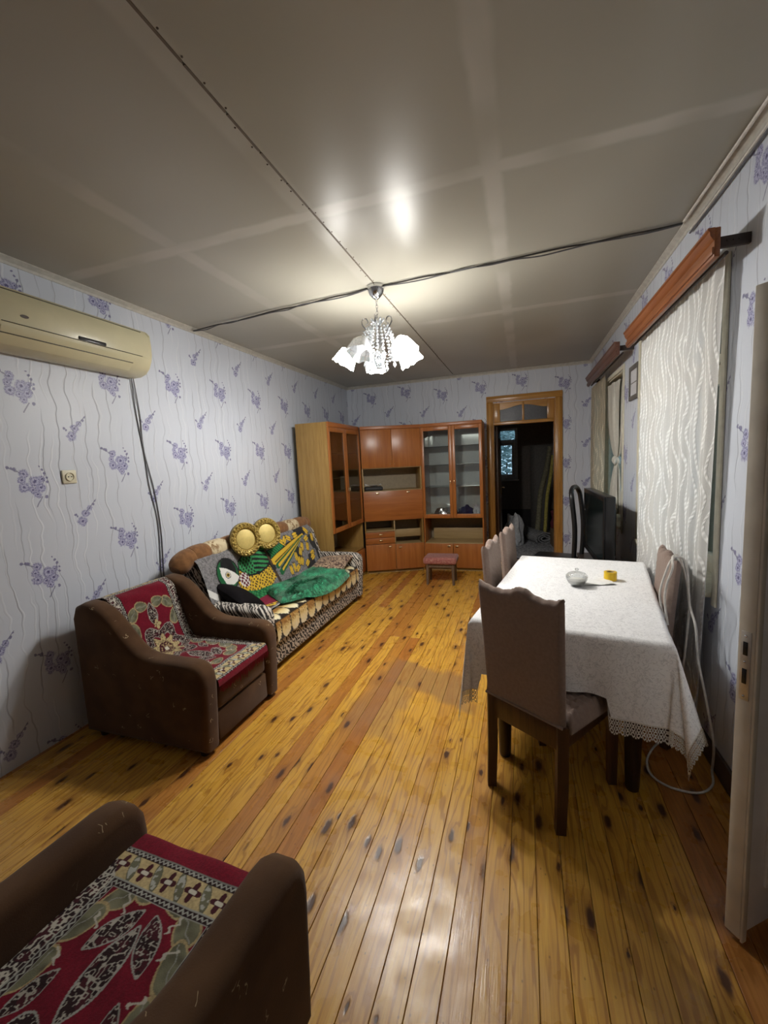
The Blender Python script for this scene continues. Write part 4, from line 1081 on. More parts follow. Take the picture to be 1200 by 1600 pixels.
# ---- parrot blanket
def parrot(Yc, Z, S_):
    """S_ > 0 marks the part lying on the seat"""
    C = np.zeros(Yc.shape + (3,)); n = vnoise(Yc * 150, Z * 150 + S_ * 150); n2 = vnoise(Yc * 60 + 3, (Z + S_) * 60)
    GREY = np.array([.17, .165, .17]); BLK = np.array([.010, .010, .011]); GRN = np.array([.012, .10, .035]); LGRN = np.array([.035, .22, .075])
    YEL = np.array([.62, .40, .035]); WHT = np.array([.66, .65, .62]); RED = np.array([.17, .006, .03]); BRN = np.array([.055, .032, .018])
    C[:] = GREY; C *= (.45 + 1.1 * n)[..., None]
    def put(m_, c_): C[m_] = c_ if c_.ndim == 1 else c_[m_]
    # dark leaf shadows on the far side
    put((Yc > 3.72) & (vnoise(Yc * 9, Z * 11) > .58), BLK * 2)
    # long tail feathers
    for a, b, w, c_ in (((3.30, .66), (3.99, .80), .060, BLK), ((3.34, .66), (3.98, .795), .045, YEL), ((3.38, .60), (3.97, .785), .028, GRN), ((3.40, .60), (3.93, .765), .014, YEL), ((3.41, .535), (3.90, .745), .030, GRN), ((3.44, .55), (3.9, .745), .010, YEL), ((3.36, .70), (3.9, .80), .006, BLK), ((3.36, .64), (3.9, .775), .006, BLK), ((3.42, .57), (3.9, .755), .006, BLK)):
        dd, t = segd(Yc, Z, a, b); put(dd < w * (1 - .75 * t), c_)
    dd, t = segd(Yc, Z, (3.30, .72), (3.60, .775)); put(dd < .045 * (1 - .5 * t), BLK); put(dd < .036 * (1 - .5 * t), np.where((np.sin((Yc + Z) * 160) > .2)[..., None], LGRN, GRN))
    # body
    body = inpoly(Yc, Z, [(2.78, .62), (2.83, .71), (3.0, .66), (3.24, .68), (3.32, .52), (3.2, .46), (3.0, .455), (2.83, .50)])
    sc = np.sin(Yc * 130 + 1.2 * np.sin(Z * 70)) * np.sin(Z * 150 + 1.1 * np.sin(Yc * 50))
    put(body, np.where((sc > -.25)[..., None], YEL * (.75 + .5 * n)[..., None], BRN))
    low = inpoly(Yc, Z, [(2.80, .53), (3.0, .485), (3.25, .47), (3.2, .40), (2.9, .41), (2.8, .46)]); put(low, np.where((sc > .1)[..., None], LGRN, GRN))
    # wing with rows of feathers
    wing = inpoly(Yc, Z, [(2.86, .70), (2.88, .755), (2.98, .80), (3.12, .81), (3.25, .79), (3.31, .71), (3.24, .645), (3.1, .615), (2.94, .635)])
    wo = inpoly(Yc, Z, [(2.845, .70), (2.87, .765), (2.98, .815), (3.12, .825), (3.265, .80), (3.33, .71), (3.25, .63), (3.1, .60), (2.93, .62)])
    put(wo, BLK)
    rows = np.where(Yc < 3.06, np.sin(Yc * 150 + 2 * np.sin(Z * 40)) * np.sin(Z * 130), np.sin((Z * .95 + Yc * .25) * 170) + .25 * np.sin(Yc * 40))
    put(wing, np.where((rows > -.12)[..., None], LGRN * (.7 + .6 * n)[..., None], BLK))
    # head outline, face, eye, beak
    hd = np.hypot((Yc - 2.72) / .13, (Z - .70) / .125); put((hd < 1.0) & (Yc < 2.86), GRN * 1.0)
    put((hd < 1.0) & (hd > .9) & (Yc < 2.86), BLK)
    put(inpoly(Yc, Z, [(2.65, .765), (2.64, .70), (2.67, .63), (2.74, .605), (2.80, .62), (2.835, .65), (2.80, .685), (2.74, .735)]), WHT)
    ey = np.hypot((Yc - 2.713) / .032, (Z - .690) / .026); put(ey < 1, BLK); put(ey < .8, WHT); put(ey < .62, YEL * .5); put(ey < .3, BLK)
    bk = inpoly(Yc, Z, [(2.66, .765), (2.68, .805), (2.74, .82), (2.80, .79), (2.825, .72), (2.815, .675), (2.78, .70), (2.73, .735)]); put(bk, BLK)
    wp = np.hypot((Yc - 2.885) / .065, (Z - .605) / .06); put(wp < 1, np.where((sc > .0)[..., None], WHT * .9, RED * .6))
    # branch
    dd, t = segd(Yc, Z, (3.25, .835), (3.345, .46)); put(dd < .016, BLK); put(dd < .011, np.where((n2 > .5)[..., None], BRN * 1.6, BRN))
    put(np.hypot((Yc - 3.315) / .03, (Z - .60) / .028) < 1, BLK * 2)
    # yellow leaves
    for cy, cz, rt in ((3.57, .785, -.6), (3.62, .80, .7), (3.70, .805, -.4), (3.84, .815, .1), (4.07, .82, -.8), (4.02, .745, .3), (4.15, .735, 1.4), (3.90, .68, 1.1), (3.84, .64, .9), (3.73, .61, 1.4), (3.76, .56, 1.2), (3.81, .545, .9), (3.64, .52, 1.6), (4.06, .58, .2), (4.05, .54, .3), (3.57, .51, 1.5), (3.70, .50, .4), (3.90, .505, .5), (4.0, .66, 1.2)):
        for k_ in (-1, 1):
            a = (Yc - cy) * math.cos(rt) + (Z - cz) * math.sin(rt); b = (Z - cz) * math.cos(rt) - (Yc - cy) * math.sin(rt) - k_ * .012
            q = np.hypot(a / .045, b / .013); put(q < 1.25, BLK * 2); put(q < 1, YEL * (.8 + .4 * n)[..., None])
    # the part on the seat: red shape and striped edge
    se = S_ > 0.0
    put(se, GREY * (.5 + n)[..., None])
    put(se & inpoly(Yc, S_, [(2.78, .02), (2.95, -.01), (3.2, .01), (3.22, .16), (3.0, .22), (2.82, .17)]), RED * (.8 + .5 * n)[..., None])
    put(se & inpoly(Yc, S_, [(2.62, .10), (2.80, .14), (2.98, .22), (2.7, .24)]), np.where((n2 > .45)[..., None], YEL, BRN))
    edge = .30 - S_
    put(se & (edge < .05), np.where((np.abs(edge - .025) < .012)[..., None], BLK, WHT * .8))
    put((Yc < 2.56) & (np.abs(Z - .62 - (Yc - 2.46) * -.7) < .03), WHT)
    return C
SP = smoothpath([(.232, 0, .872), (.262, 0, .868), (.295, 0, .835), (.318, 0, .775), (.36, 0, .635), (.402, 0, .495), (.42, 0, .445), (.445, 0, .424), (.50, 0, .421), (.60, 0, .421), (.70, 0, .420)], 8)
cum = np.cumsum([0] + [(b - a).length for a, b in zip(SP, SP[1:])]); sx = np.array([p.x for p in SP]); sz = np.array([p.z for p in SP])
Lb = cum[-1]; s0 = float(np.interp(-.43, -sz[20:60], cum[20:60])) if False else cum[int(np.argmin(np.abs(sx - .445)))]
res = .005; by0, by1 = 2.455, 4.19
nu = int((by1 - by0) / res); nv = int(Lb / res)
U, V = np.meshgrid(np.linspace(by0, by1, nu + 1), np.linspace(0, Lb, nv + 1))
X = np.interp(V, cum, sx); Z = np.interp(V, cum, sz); SS = np.clip(V - s0, 0, 9)
wr = vnoise(U * 7, V * 5) * .010 + vnoise(U * 19, V * 16 + 4) * .004
X = X + wr * (SS == 0) + .003; Z = Z + .003 + wr * .6
Yb = U.copy()
# the loose edge on the seat runs slantwise
SSl = SS * (1 - .45 * np.clip((U - 3.0) / 1.2, 0, 1)); X = np.where(SS > 0, .445 + SSl * 1.0, X)
colr = parrot(U, np.where(SS > 0, .0, np.interp(V, cum, sz)), SS)
F = [(j * (nu + 1) + i, j * (nu + 1) + i + 1, (j + 1) * (nu + 1) + i + 1, (j + 1) * (nu + 1) + i) for j in range(nv) for i in range(nu)]
pb = single('parrot_blanket', (np.stack([X, Yb, Z], -1).reshape(-1, 3).tolist(), F), M_PRINT, 'grey plush blanket with a green and yellow parrot spread over the sofa back', 'blanket', colors=colr.reshape(-1, 3), angle=80)

# ---- cream and brown seat blanket
def feathers(a, b):
    """overlapping cream tongues with brown tips and black outlines"""
    C = np.zeros(a.shape + (3,)); ca, cb = .135, .15
    row = np.floor(b / cb); q = a / ca + .5 * (row % 2); fa = (q - np.floor(q) - .5) * 2; fb = b / cb - row
    n = vnoise(a * 120, b * 120); id_ = vnoise(np.floor(q) * 3.7 + .5, row * 5.1 + .5)
    rad = np.hypot(fa * .95, np.clip(fb - .35, 0, 9) * 1.55); edge = np.maximum(np.abs(fa), rad)
    CR = np.array([.62, .43, .09]); WH = np.array([.70, .64, .46]); BR = np.array([.26, .12, .025]); BK = np.array([.018, .012, .009])
    t = np.clip(1.12 - fb * 1.1 + .4 * (n - .5) + .45 * (id_ - .5), 0, 1)[..., None]
    C = WH * (1 - t) + CR * t
    k = np.clip((t - .62) * 3, 0, 1); C = C * (1 - k) + BR * k
    C[edge + .14 * (n - .5) > .90] = BK
    return C
fp = smoothpath([(.40, 0, .409), (.55, 0, .409), (.75, 0, .409), (.82, 0, .404), (.849, 0, .385), (.856, 0, .355), (.856, 0, .258)], 8)
cum = np.cumsum([0] + [(b - a).length for a, b in zip(fp, fp[1:])]); sx = np.array([p.x for p in fp]); sz = np.array([p.z for p in fp]); Lf = cum[-1]
ty0, ty1 = SY0 + .152, SY1 - .152; nu = int((ty1 - ty0) / .009); nv = int(Lf / .009)
U, V = np.meshgrid(np.linspace(ty0, ty1, nu + 1), np.linspace(0, Lf, nv + 1))
X = np.interp(V, cum, sx); Z = np.interp(V, cum, sz); wr = vnoise(U * 10, V * 10) * .006
drop = np.clip((V - .43) / .1, 0, 1); Z = Z + wr * (1 - drop) - drop * .02 * vnoise(U * 8, V * 0); X = X + wr * drop + .002
F = [(j * (nu + 1) + i, j * (nu + 1) + i + 1, (j + 1) * (nu + 1) + i + 1, (j + 1) * (nu + 1) + i) for j in range(nv) for i in range(nu)]
single('seat_blanket', (np.stack([X, U, Z], -1).reshape(-1, 3).tolist(), F), M_PRINT, 'cream, yellow and brown plush blanket covering the sofa seat', 'blanket', colors=feathers(U, V).reshape(-1, 3), angle=80)

# ---- green fluffy blanket, folded on the seat
def quad_pt(u, v):
    """v: back to front, u: near to far"""
    back = Vector((.45, 3.08, 0)).lerp(Vector((.50, 3.92, 0)), u)
    B, Cc, Dd = Vector((.72, 2.87, 0)), Vector((.965, 3.06, 0)), Vector((.885, 3.90, 0))
    fr = (1 - u) ** 2 * B + 2 * u * (1 - u) * Cc + u * u * Dd
    return back.lerp(fr, v)
def green_top(u, v):
    p = quad_pt(u, v); e = min(u, 1 - u, v, 1 - v)
    h = .050 * (1 - (1 - min(1, e / .07)) ** 2) + (.006 * math.sin(9 * u + 4 * v) + .004 * math.sin(17 * v + 3 * u)) * min(1, e / .1)
    z = .434 + max(0.0, h); over = max(0.0, p.x - .845)
    z -= min(.10, over * 1.1); return (p.x, p.y, z)
def green_bot(u, v):
    x_, y_, z_ = green_top(u, v); e = min(u, 1 - u, v, 1 - v); p = .431 - min(.10, max(0, x_ - .845) * 1.1)
    return (x_, y_, min(z_ - .002, p))
gb = thing('fluffy_blanket', 'emerald green fluffy blanket folded on the sofa seat', 'blanket', (0.68, 3.4, .43))
g = G('emerald_plush'); nz = g.noise(g.obj(), 26, 3.0, .6, .8); nf = g.noise(g.obj(), 160, 2.0)
M_GREEN = g.done(g.bsdf(g.mix(nz.ss(.35, .7), (0.004, 0.10, 0.045), (0.04, 0.40, 0.20)), .45, .35, bump=nz * 1.0 + nf * .3, bs=.8, bd=.01, sheen=.35))
top = grid(green_top, 46, 34); bot = grid(green_bot, 46, 34)
part('body', mv(join(top, (bot[0], [tuple(reversed(q)) for q in bot[1]])), -.68, -3.4, -.43), M_GREEN, gb, angle=70)
r_ = random.Random(2); tv = []; tf = []
for i in range(9000):
    u, v = r_.random(), r_.random(); p = Vector(green_top(u, v)); a = math.sin(u * 7 + 2) * 2 + math.sin(v * 6) * 1.5 + r_.random() * 1.2
    l = .014 + .014 * r_.random(); d_ = Vector((math.cos(a) * .75, math.sin(a) * .75, .55)) * l; s = Vector((-math.sin(a), math.cos(a), 0)) * .0022
    o = len(tv); tv += [tuple(p + s - Vector((.68, 3.4, .43))), tuple(p - s - Vector((.68, 3.4, .43))), tuple(p + d_ - Vector((.68, 3.4, .43)))]; tf.append((o, o + 1, o + 2))
part('pile', (tv, tf), M_GREEN, gb, kind='stuff', smooth=False)

# ---- cushions
def pillow(w, h, th, n=26, pinch=.10):
    def fn(sgn):
        def q(u, v):
            a, b = 2 * u - 1, 2 * v - 1
            k = (1 - abs(a) ** 3.2) * (1 - abs(b) ** 3.2); ed = 1 - pinch * (1 - abs(a * b)) * max(abs(a), abs(b)) ** 6
            return (a * w / 2 * ed, b * h / 2 * ed, sgn * th / 2 * max(0, k) ** .55)
        return q
    A = grid(fn(1), n, n); B = grid(fn(-1), n, n); return join(A, (B[0], [tuple(reversed(q)) for q in B[1]]))
g = G('brown_figured_plush'); nz = g.noise(g.obj(), 30, 3.0, .6, 1.5); n2 = g.noise(g.obj(), 180, 2.0)
M_CUSH = g.done(g.bsdf(g.mix(nz.ss(.44, .56), (0.045, 0.014, 0.012), (0.42, 0.30, 0.20)), .85, .2, bump=n2, bs=.4, sheen=.15))
single('patterned_cushion', xf(pillow(.40, .46, .085), T(.63, 4.005, .485) @ Matrix.Rotation(.12, 4, 'X') @ Matrix.Rotation(-.05, 4, 'Y') @ Rz(.12)), M_CUSH, 'flat maroon cushion with a pale mottled top by the far sofa arm', 'cushion', angle=60)
single('black_cushion', xf(pillow(.34, .36, .12), T(.475, 2.69, .525) @ Matrix.Rotation(-.45, 4, 'X') @ Matrix.Rotation(.42, 4, 'Y')), plain('black_velvet', (0.006, 0.005, 0.006), .85, .1), 'black cushion slumped in the near corner of the sofa', 'cushion', angle=60)

# ---- two gilt oval plaques leaning on the bolster
g = G('gilt_relief'); nz = g.noise(g.obj(), 85, 3.0, .6, 1.0)
M_GILT = g.done(g.bsdf(g.mix(nz.ss(.35, .65), (0.20, 0.125, 0.022), (0.62, 0.46, 0.13)), .36, .5, metal=.3, bump=nz, bs=.9, bd=.006))
M_GILTF = plain('gilt_smooth', (0.58, 0.45, 0.15), .45, metal=.2, var=.1, scale=20)
def plaque(loc, label, tilt, sc=1.0):
    t = thing('gilt_plaque', label, 'plaque', loc, -.62)
    Mx = Matrix.Rotation(-tilt, 4, 'Y') @ Matrix.Diagonal((1, .92, 1.02, 1)) @ Matrix.Rotation(PI / 2, 4, 'Y')
    R_ = .142 * sc
    part('backing', xf(lathe([(R_ * .96, -.022), (R_, -.015), (R_, -.002), (R_ * .96, .002)], 40), T(0, 0, R_) @ Mx), plain('dark_plaque_back', (0.02, 0.015, 0.012), .6), t)
    part('ornate_rim', xf(lathe([(R_ * .985, .002), (R_ * .985, .012), (R_ * .93, .024), (R_ * .85, .020), (R_ * .78, .030), (R_ * .70, .024), (R_ * .62, .012), (R_ * .60, .004)], 48, cap=False), T(0, 0, R_) @ Mx), M_GILT, t)
    bs_ = []
    for k in range(22):
        a = 2 * PI * k / 22; bs_.append(ball((R_ * .86 * math.cos(a), R_ * .86 * math.sin(a), .022), R_ * .095, 8, 5))
    for k in range(30):
        a = 2 * PI * k / 30; bs_.append(ball((R_ * .70 * math.cos(a), R_ * .70 * math.sin(a), .024), R_ * .05, 6, 4))
    part('carved_relief', xf(join(*bs_), T(0, 0, R_) @ Mx), M_GILT, t)
    part('oval_field', xf(lathe([(R_ * .61, .003), (R_ * .58, .010), (R_ * .4, .016), (.001, .019)], 32, cap=False), T(0, 0, R_) @ Mx), M_GILTF, t)
    return t
plaque((.372, 2.945, .80), 'gilt oval relief plaque leaning on the bolster nearer the armchair', .20)
plaque((.365, 3.262, .795), 'gilt oval relief plaque leaning on the bolster nearer the cabinets', .20)

# ================================================================== dining table, cloth, things on it
TC = Vector((2.85, 2.562, 0)); TA = math.radians(-9.3); TL, TW = 1.37, .784
tb = thing('dining_table', 'dark wooden dining table under the white cloth', 'table', tuple(TC), TA)
part('tabletop', rbox(-TW / 2 + .004, TW / 2 - .004, -TL / 2 + .004, TL / 2 - .004, .735, .764, .008), M_TABLEW, tb)
for sy in (-1, 1): part('apron_rail', rbox(-TW / 2 + .06, TW / 2 - .06, sy * (TL / 2 - .08) - .01, sy * (TL / 2 - .08) + .01, .64, .734, .003), M_TABLEW, tb)
for sx in (-1, 1): part('apron_rail', rbox(sx * (TW / 2 - .07) - .01, sx * (TW / 2 - .07) + .01, -TL / 2 + .09, TL / 2 - .09, .64, .734, .003), M_TABLEW, tb)
for sx in (-1, 1):
    for sy in (-1, 1):
        lx, ly = sx * (TW / 2 - .11), sy * (TL / 2 - .16)
        part('leg', lathe([(.026, 0), (.030, .02), (.034, .20), (.042, .45), (.046, .64), (.040, .66), (.044, .68), (.044, .7345)], 16, (lx, ly, 0)), M_TABLEW, tb)

g = G('white_damask'); P = g.obj(); x, y, z = g.sep(P)
dn = g.noise(P, 34.0, 2.0, .5, 1.8); wv = (dn - .5).abs()
vein = wv.ss(.008, .05, 1.0, 0.0); nz = g.noise(P, 300, 2.0)
fl = g.noise(P, 11.0, 2.0, .5, 1.2).ss(.52, .56)
c = g.mix(vein * .45, (0.89, 0.89, 0.90), (0.46, 0.46, 0.48)); c = g.mix(fl * .12, c, (0.86, 0.86, 0.86))
M_DAMASK = g.done(g.bsdf(c, .62, .35, bump=vein * .5 + nz * .4, bs=.25, bd=.003))
g = G('white_lace'); P = g.obj(); 
uu, vv, _z = g.sep(g.n('ShaderNodeUVMap').outputs[0])
cu = (uu * 1.0).fract() - .5; cv = (vv * 3.0).fract() - .5
rd = (cu * cu + cv * cv) ** .5
hole = (rd - .30).abs().ss(.07, .12, 1.0, 0.0)
cu2 = (uu * 2.0 + .5).fract() - .5; cv2 = (vv * 3.0 + .5).fract() - .5
hole2 = ((cu2 * cu2 + cv2 * cv2) ** .5).ss(.30, .36, 0.0, 1.0)
mask = hole.max(hole2 * .0 + (1.0 - hole2) * .9)
solid = mask.max(vv.ss(.06, .10, 1.0, 0.0))
M_LACE = g.done(g.shmix(solid, g.transp(), g.bsdf((0.70, 0.68, 0.63), .8, .2)))
tc = thing('tablecloth', 'white damask tablecloth with a lace hem hanging over the dining table', 'tablecloth', (TC.x, TC.y, .768), TA)
OV = .335
seatc = None
def cloth_pt(s, t, dz=0.0):
    """s,t in metres over the flat cloth; drapes past the table edge"""
    hx, hy = TW / 2 + .002, TL / 2 + .002
    a = max(0.0, abs(s) - hx); b = max(0.0, abs(t) - hy); sg, tg = (1 if s > 0 else -1), (1 if t > 0 else -1)
    x_, y_ = max(-hx, min(hx, s)), max(-hy, min(hy, t)); z_ = .003
    rd_ = .010
    if a > 0 and b > 0:
        d_ = math.hypot(a, b); ph = math.atan2(b, a); k = math.sin(2 * ph)
        fl_ = .05 + .07 * k ** 1.5 + (.24 * max(0, 1 - 2 * ph / (PI / 2)) if sg > 0 and tg < 0 else 0); ln = d_ * math.sqrt(max(.2, 1 - fl_ * fl_)) * (1 - .08 * k)
        wob = .035 * math.sin(ph * 8) * (d_ / .4) * (1 - k * .5)
        x_ += sg * (d_ * fl_ * math.cos(ph) + wob * math.sin(ph) * .8 + .012 * min(1, d_ / .02)); y_ += tg * (d_ * fl_ * math.sin(ph) - wob * math.cos(ph) * .8 + .012 * min(1, d_ / .02)); z_ -= ln
    elif a > 0 or b > 0:
        d_ = a + b; q = (t if a > 0 else s)
        edge = (hy - abs(t)) if a > 0 else (hx - abs(s))
        wv_ = .010 * math.sin(q * 17 + (1 if a > 0 else 3)) * min(1, edge / .12) * (d_ / .3) + .006 * math.sin(q * 41)*(d_/.3) * min(1, edge / .12)
        o_ = .012 * min(1, d_ / .02) + d_ * .05 + wv_
        if a > 0 and s > 0 and t < 0: o_ += d_ * .24 * max(0, 1 - edge / .28) ** 1.5
        if a > 0: x_ += sg * o_
        else: y_ += tg * o_
        z_ -= d_ * .998
    return [x_, y_, z_ + dz]
# the cloth rests on the seat of the chair pushed under the near end
CHF = (2.585, 1.785, math.atan2(.82, .57))
hA = math.atan2(-.135, .99)
CHAIRS = [CHF, (2.415, 2.79, hA + .01), (2.50, 3.31, hA - .02), (3.272, 2.515, hA + PI + .02)]
def rest(p):
    wx = TC.x + p[0] * math.cos(TA) - p[1] * math.sin(TA); wy = TC.y + p[0] * math.sin(TA) + p[1] * math.cos(TA)
    for cx_, cy_, ca_ in CHAIRS:
        ca, sa = math.cos(ca_), math.sin(ca_); dx, dy = wx - cx_, wy - cy_
        lx, ly = dx * ca + dy * sa, -dx * sa + dy * ca
        if -.02 < lx < .47 and -.245 < ly < .245 and p[2] + .768 < .514:
            p[2] = .514 - .768
    return p
NS, NT = 84, 110
sx_ = np.linspace(-(TW / 2 + OV), TW / 2 + OV, NS + 1); ty_ = np.linspace(-(TL / 2 + OV), TL / 2 + OV, NT + 1)
# keep grid lines exactly on the table edge
for arr, hh in ((sx_, TW / 2 + .002), (ty_, TL / 2 + .002)):
    for sgn in (-1, 1):
        i = int(np.argmin(np.abs(arr - sgn * hh))); arr[i] = sgn * hh
v = [tuple(rest(cloth_pt(s, t))) for t in ty_ for s in sx_]
f = [(j * (NS + 1) + i, j * (NS + 1) + i + 1, (j + 1) * (NS + 1) + i + 1, (j + 1) * (NS + 1) + i) for j in range(NT) for i in range(NS)]
part('cloth', (v, f), M_DAMASK, tc, angle=75)
# lace hem with scalloped lower edge, running round the four sides
LWD = .068; per = []
h1, h2 = TW / 2 + OV, TL / 2 + OV
def edge_pts(p, q, n): return [(p[0] + (q[0] - p[0]) * i / n, p[1] + (q[1] - p[1]) * i / n) for i in range(n)]
STEP = .0095
loop = edge_pts((-h1, -h2), (h1, -h2), int(2 * h1 / STEP)) + edge_pts((h1, -h2), (h1, h2), int(2 * h2 / STEP)) + edge_pts((h1, h2), (-h1, h2), int(2 * h1 / STEP)) + edge_pts((-h1, h2), (-h1, -h2), int(2 * h2 / STEP))
lv = []; luv = []; lf = []; dist_ = 0; prev = None; nl = len(loop)
for i in range(nl + 1):
    s, t = loop[i % nl]
    if prev: dist_ += math.hypot(s - prev[0], t - prev[1])
    prev = (s, t)
    ox_ = LWD if abs(abs(s) - h1) < 1e-6 else 0; oy_ = LWD if abs(abs(t) - h2) < 1e-6 else 0
    for k in range(5):
        w_ = k / 4 * (1 + .22 * abs(math.sin(PI * dist_ / .038)) * (k / 4)) * .85
        p = cloth_pt(s + math.copysign(ox_ * w_, s), t + math.copysign(oy_ * w_, t))
        lv.append(tuple(rest(p))); luv.append((dist_ / .019, k / 4))
    if i:
        for k in range(4):
            a = (i - 1) * 5 + k; lf.append((a, a + 1, a + 6, a + 5))
lo = part('lace_hem', (lv, lf), M_LACE, tc, 'white crochet lace hem', angle=80)
uvl = lo.data.uv_layers.new(name='UVMap')
for lp_ in lo.data.loops: uvl.data[lp_.index].uv = luv[lp_.vertex_index]

TZ = .7725
# glass sugar bowl with lid
gbw = thing('sugar_bowl', 'small lidded cut-glass sugar bowl on the white tablecloth', 'bowl', (2.872, 2.555, TZ))
g = G('cut_glass'); lw = g.n('ShaderNodeLayerWeight'); lw.inputs[0].default_value = .45
gl = g.n('ShaderNodeBsdfGlossy'); gl.inputs['Roughness'].default_value = .05
vb, _ = g.vor(g.obj(), 90.0, 'DISTANCE_TO_EDGE'); bp = g.n('ShaderNodeBump'); bp.inputs['Strength'].default_value = .7; bp.inputs['Distance'].default_value = .004
g.t.links.new(vb.k, bp.inputs['Height']); g.t.links.new(bp.outputs[0], gl.inputs['Normal']); pass
M_CUTG = g.done(g.shmix(S(g, lw.outputs['Fresnel']) * .5 + .10, g.transp((.97, .98, .98)), gl.outputs[0]))
part('bowl', lathe([(.024, .001), (.03, .004), (.045, .018), (.056, .04), (.058, .052), (.055, .052), (.043, .022), (.028, .008), (.001, .007)], 28, cap=False), M_CUTG, gbw)
part('lid', join(lathe([(.059, .0525), (.058, .060), (.047, .072), (.025, .080), (.008, .083), (.006, .088), (.011, .094), (.008, .102), (.001, .104)], 28, cap=False)), M_CUTG, gbw)
part('sugar', lathe([(.001, .009), (.028, .0095), (.042, .024), (.048, .036), (.02, .043), (.001, .045)], 20, cap=False), plain('white_sugar', (0.78, 0.77, 0.72), .9, var=.1, scale=160, bs=.6), gbw)
# roll of yellow tape
tp = thing('tape_roll', 'roll of bright yellow tape on the white tablecloth', 'tape', (3.068, 2.70, TZ))
part('tape', lathe([(.021, .0), (.0345, .0), (.0345, .05), (.021, .05), (.021, .0)], 30, cap=False), plain('yellow_tape', (0.74, 0.48, 0.010), .32, var=.05), tp)
part('core', lathe([(.0205, .0), (.0205, .05), (.018, .05), (.018, .0), (.0205, .0)], 24, cap=False), plain('card_core', (0.42, 0.32, 0.18), .8), tp)
nap = single('paper_napkin', xf(grid(lambda u, v: (-.09 + .18 * u, -.055 + .11 * v, .002 + .007 * abs(math.sin(6 * u + 3 * v)) * (1 if 0.05 < u < .95 else .4)), 16, 12), T(2.985, 2.63, TZ) @ Rz(.3)), plain('white_napkin', (0.80, 0.80, 0.79), .8, var=.04), 'crumpled white paper napkin between the sugar bowl and the tape', 'napkin', angle=60)

